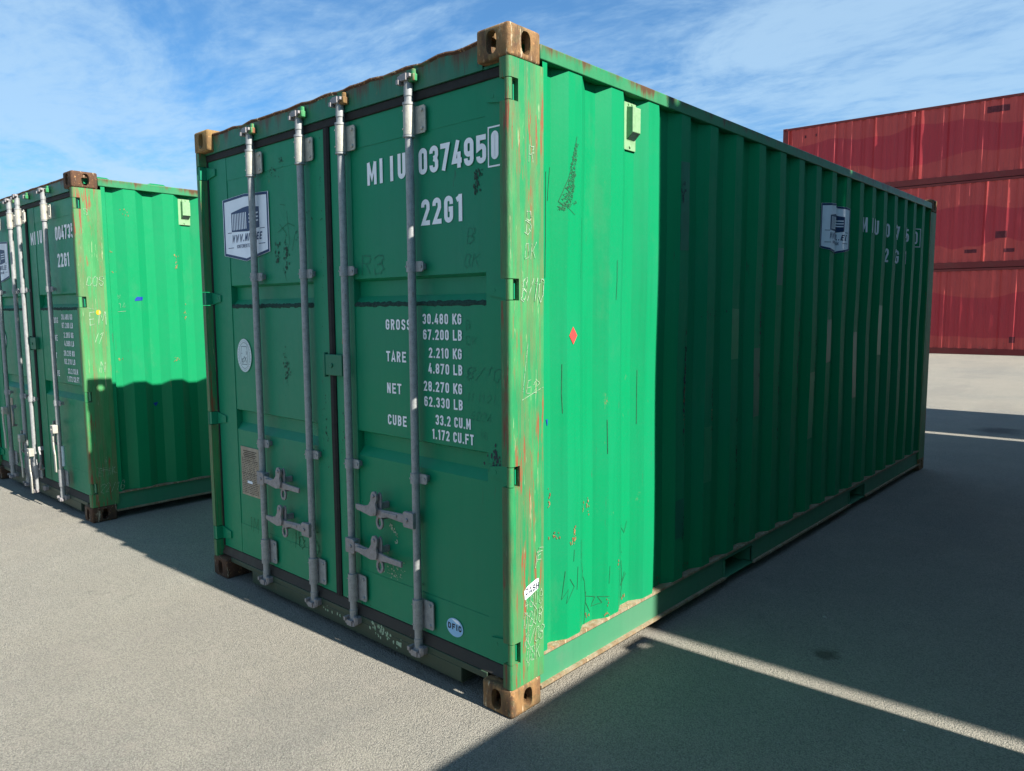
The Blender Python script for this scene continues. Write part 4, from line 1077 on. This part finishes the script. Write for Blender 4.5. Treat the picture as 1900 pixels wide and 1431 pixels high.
scribble(p2, 'chalk_writing', [('EM', .060, 1.48, .10, .1, .8), [(.05, 1.61), (.10, 1.60)], ('4', .10, .44, .05, .2, .9), ('EFAK', .06, .35, .06, .1, .7), ('22/16', .065, .22, .07, .3, .7), [(.05, .42), (.19, .36)], [(.06, .39), (.18, .40)],
    ('I1', .09, 1.35, .08, .4, .8), ('NY', .12, 1.13, .08, .1, .7), ('S', .07, 2.28, .05, 0, 1), ('COS', .06, 1.77, .07, .1, .8)], 'chalk', fp, seed=12)
scribble(C2['wall'], 'chalk_writing', [('W', .285, 1.68, .03, 0, .8), ('14', .290, 1.61, .035, 0, 1), [(.28, 1.58), (.33, 1.585)], ('A', .93, .52, .05, 0, 1)], 'chalk', on_wall2, k2, seed=13)
smudges(C2['wall'], [(.25, 1.88, .012, .003, 8, .005), (.25, 2.03, .010, .003, 6, .005), (.80, 1.56, .012, .03, 12, .007), (.72, 1.95, .02, .04, 10, .008), (.36, 2.33, .012, .015, 8, .008), (.70, 1.20, .012, .01, 8, .008), (.28, 1.22, .006, .006, 6, .006)], 'casting_pale', on_wall2, 28, 'rust_spot', k2)

# a scrap of black cord hanging from a rod of the second container, pale wrapping on the same rod
b = MB(); b.tube((-.590, .018 - .010, .36), (-.590, .018 - .010, .52), .0195, n=14); obj('plastic_wrap', b.mesh('plastic_wrap', [M['white_sticker']], smooth=40), C2['root'])

# ================================================================== red containers stacked beyond
RZ = R(-90 + 3.5)
mr = lambda w_: dict(wall=w_, rail='redframe', base='redframe', post='redframe', cast='redframe', frame='redframe', roof='redframe', end='redframe', ledge='redframe')
bx, by = -10.02, 26.52
M['patch'] = m_flat('dark_red_patch_paint', (0.13, 0.018, 0.026), .6, .2, 9)
def red(label, z, H, w_, seed, marks=(), x0=0.0):
    # local +x wall must face -y: rotate so that local x -> world -y, local y -> world +x
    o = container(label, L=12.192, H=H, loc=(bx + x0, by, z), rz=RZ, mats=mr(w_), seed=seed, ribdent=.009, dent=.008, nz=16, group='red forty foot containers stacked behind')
    a = Art(); wl, sf, kn = o['wall'], o['surf'], o['knots']
    for (u, v, w_, h_) in marks:
        a = Art(); a.poly([(u, v), (u + w_, v), (u + w_, v + h_), (u, v + h_)], 0, 0)
        obj('repair_patch', a.mesh('repair_patch', ['patch'], lambda u, v, l: (sf(u, v) + .004, u, v), kn), wl)
    return o
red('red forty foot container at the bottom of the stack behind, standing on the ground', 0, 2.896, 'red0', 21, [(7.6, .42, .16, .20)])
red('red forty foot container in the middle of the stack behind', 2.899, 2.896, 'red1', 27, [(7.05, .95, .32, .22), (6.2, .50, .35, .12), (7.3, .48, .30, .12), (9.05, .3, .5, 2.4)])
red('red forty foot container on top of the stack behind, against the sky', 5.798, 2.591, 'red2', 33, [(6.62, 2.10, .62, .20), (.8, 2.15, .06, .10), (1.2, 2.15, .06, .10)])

# ================================================================== containers just outside the view on the right; they cast the shadows on the yard
plain = dict(cast='casting_brown', post='post2')
container('single green container right of the alley, outside the frame beside the viewer', loc=(2.905 + W2, 1.135 - 6.058, 0), mats=plain, nz=3, seed=41)
k = 0
GR = 'containers stacked two high right of the alley'
rows = [1.240, 3.6815, 6.1230, 8.745]
nm = ['nearest', 'second nearest', 'third nearest', 'farthest']
for i, y0 in enumerate(rows):
    for j in range(2):
        # long axis roughly along +x, end wall towards the alley
        mats = dict(plain) if (i + j) % 2 == 0 else mr('red0')
        container('%s container of the %s two-high stack right of the alley, outside the frame' % ('lower' if j == 0 else 'upper', nm[i]),
                  loc=(2.905, y0 , j * 2.594), rz=R(-90 + 2.6), mats=mats, nz=3, seed=50 + i * 2 + j, group=GR)

# ================================================================== loose grit on the asphalt
rnd = random.Random(77); b = MB()
def stone(x, y, s):
    pts = []
    for (dx, dy, dz) in ((1, 0, 0), (0, 1, 0), (-1, 0, 0), (0, -1, 0), (0, 0, .8)):
        k_ = rnd.uniform(.6, 1.2); pts.append((x + dx * s * k_, y + dy * s * k_, .0005 + max(0, dz) * s * k_))
    b.add(pts, [(0, 1, 4), (1, 2, 4), (2, 3, 4), (3, 0, 4)])
for _ in range(5200):
    t = rnd.random(); d = .6 + 9 * t * t; an = R(90 + 42 + rnd.uniform(-40, 40))
    x = 1.82 + d * math.cos(an) ; y = -2.0 + d * math.sin(an)
    if -2.40 < x < -.04 and 0.03 < y < 6.0: continue
    stone(x, y, rnd.choice((.0012, .0016, .002, .0028)))
for x, y, s in ((1.14, .93, .006), (.72, 2.42, .008), (.55, 1.78, .012), (.98, 1.12, .004), (.40, 2.9, .009)): stone(x, y, s)
gr = obj('loose_grit', b.mesh('loose_grit', [m_flat('grit', (0.40, 0.38, 0.34), .8, .3, 20)], fix=False)); gr['kind'] = 'stuff'; gr['label'] = 'tiny loose stones lying on the asphalt'; gr['category'] = 'grit'
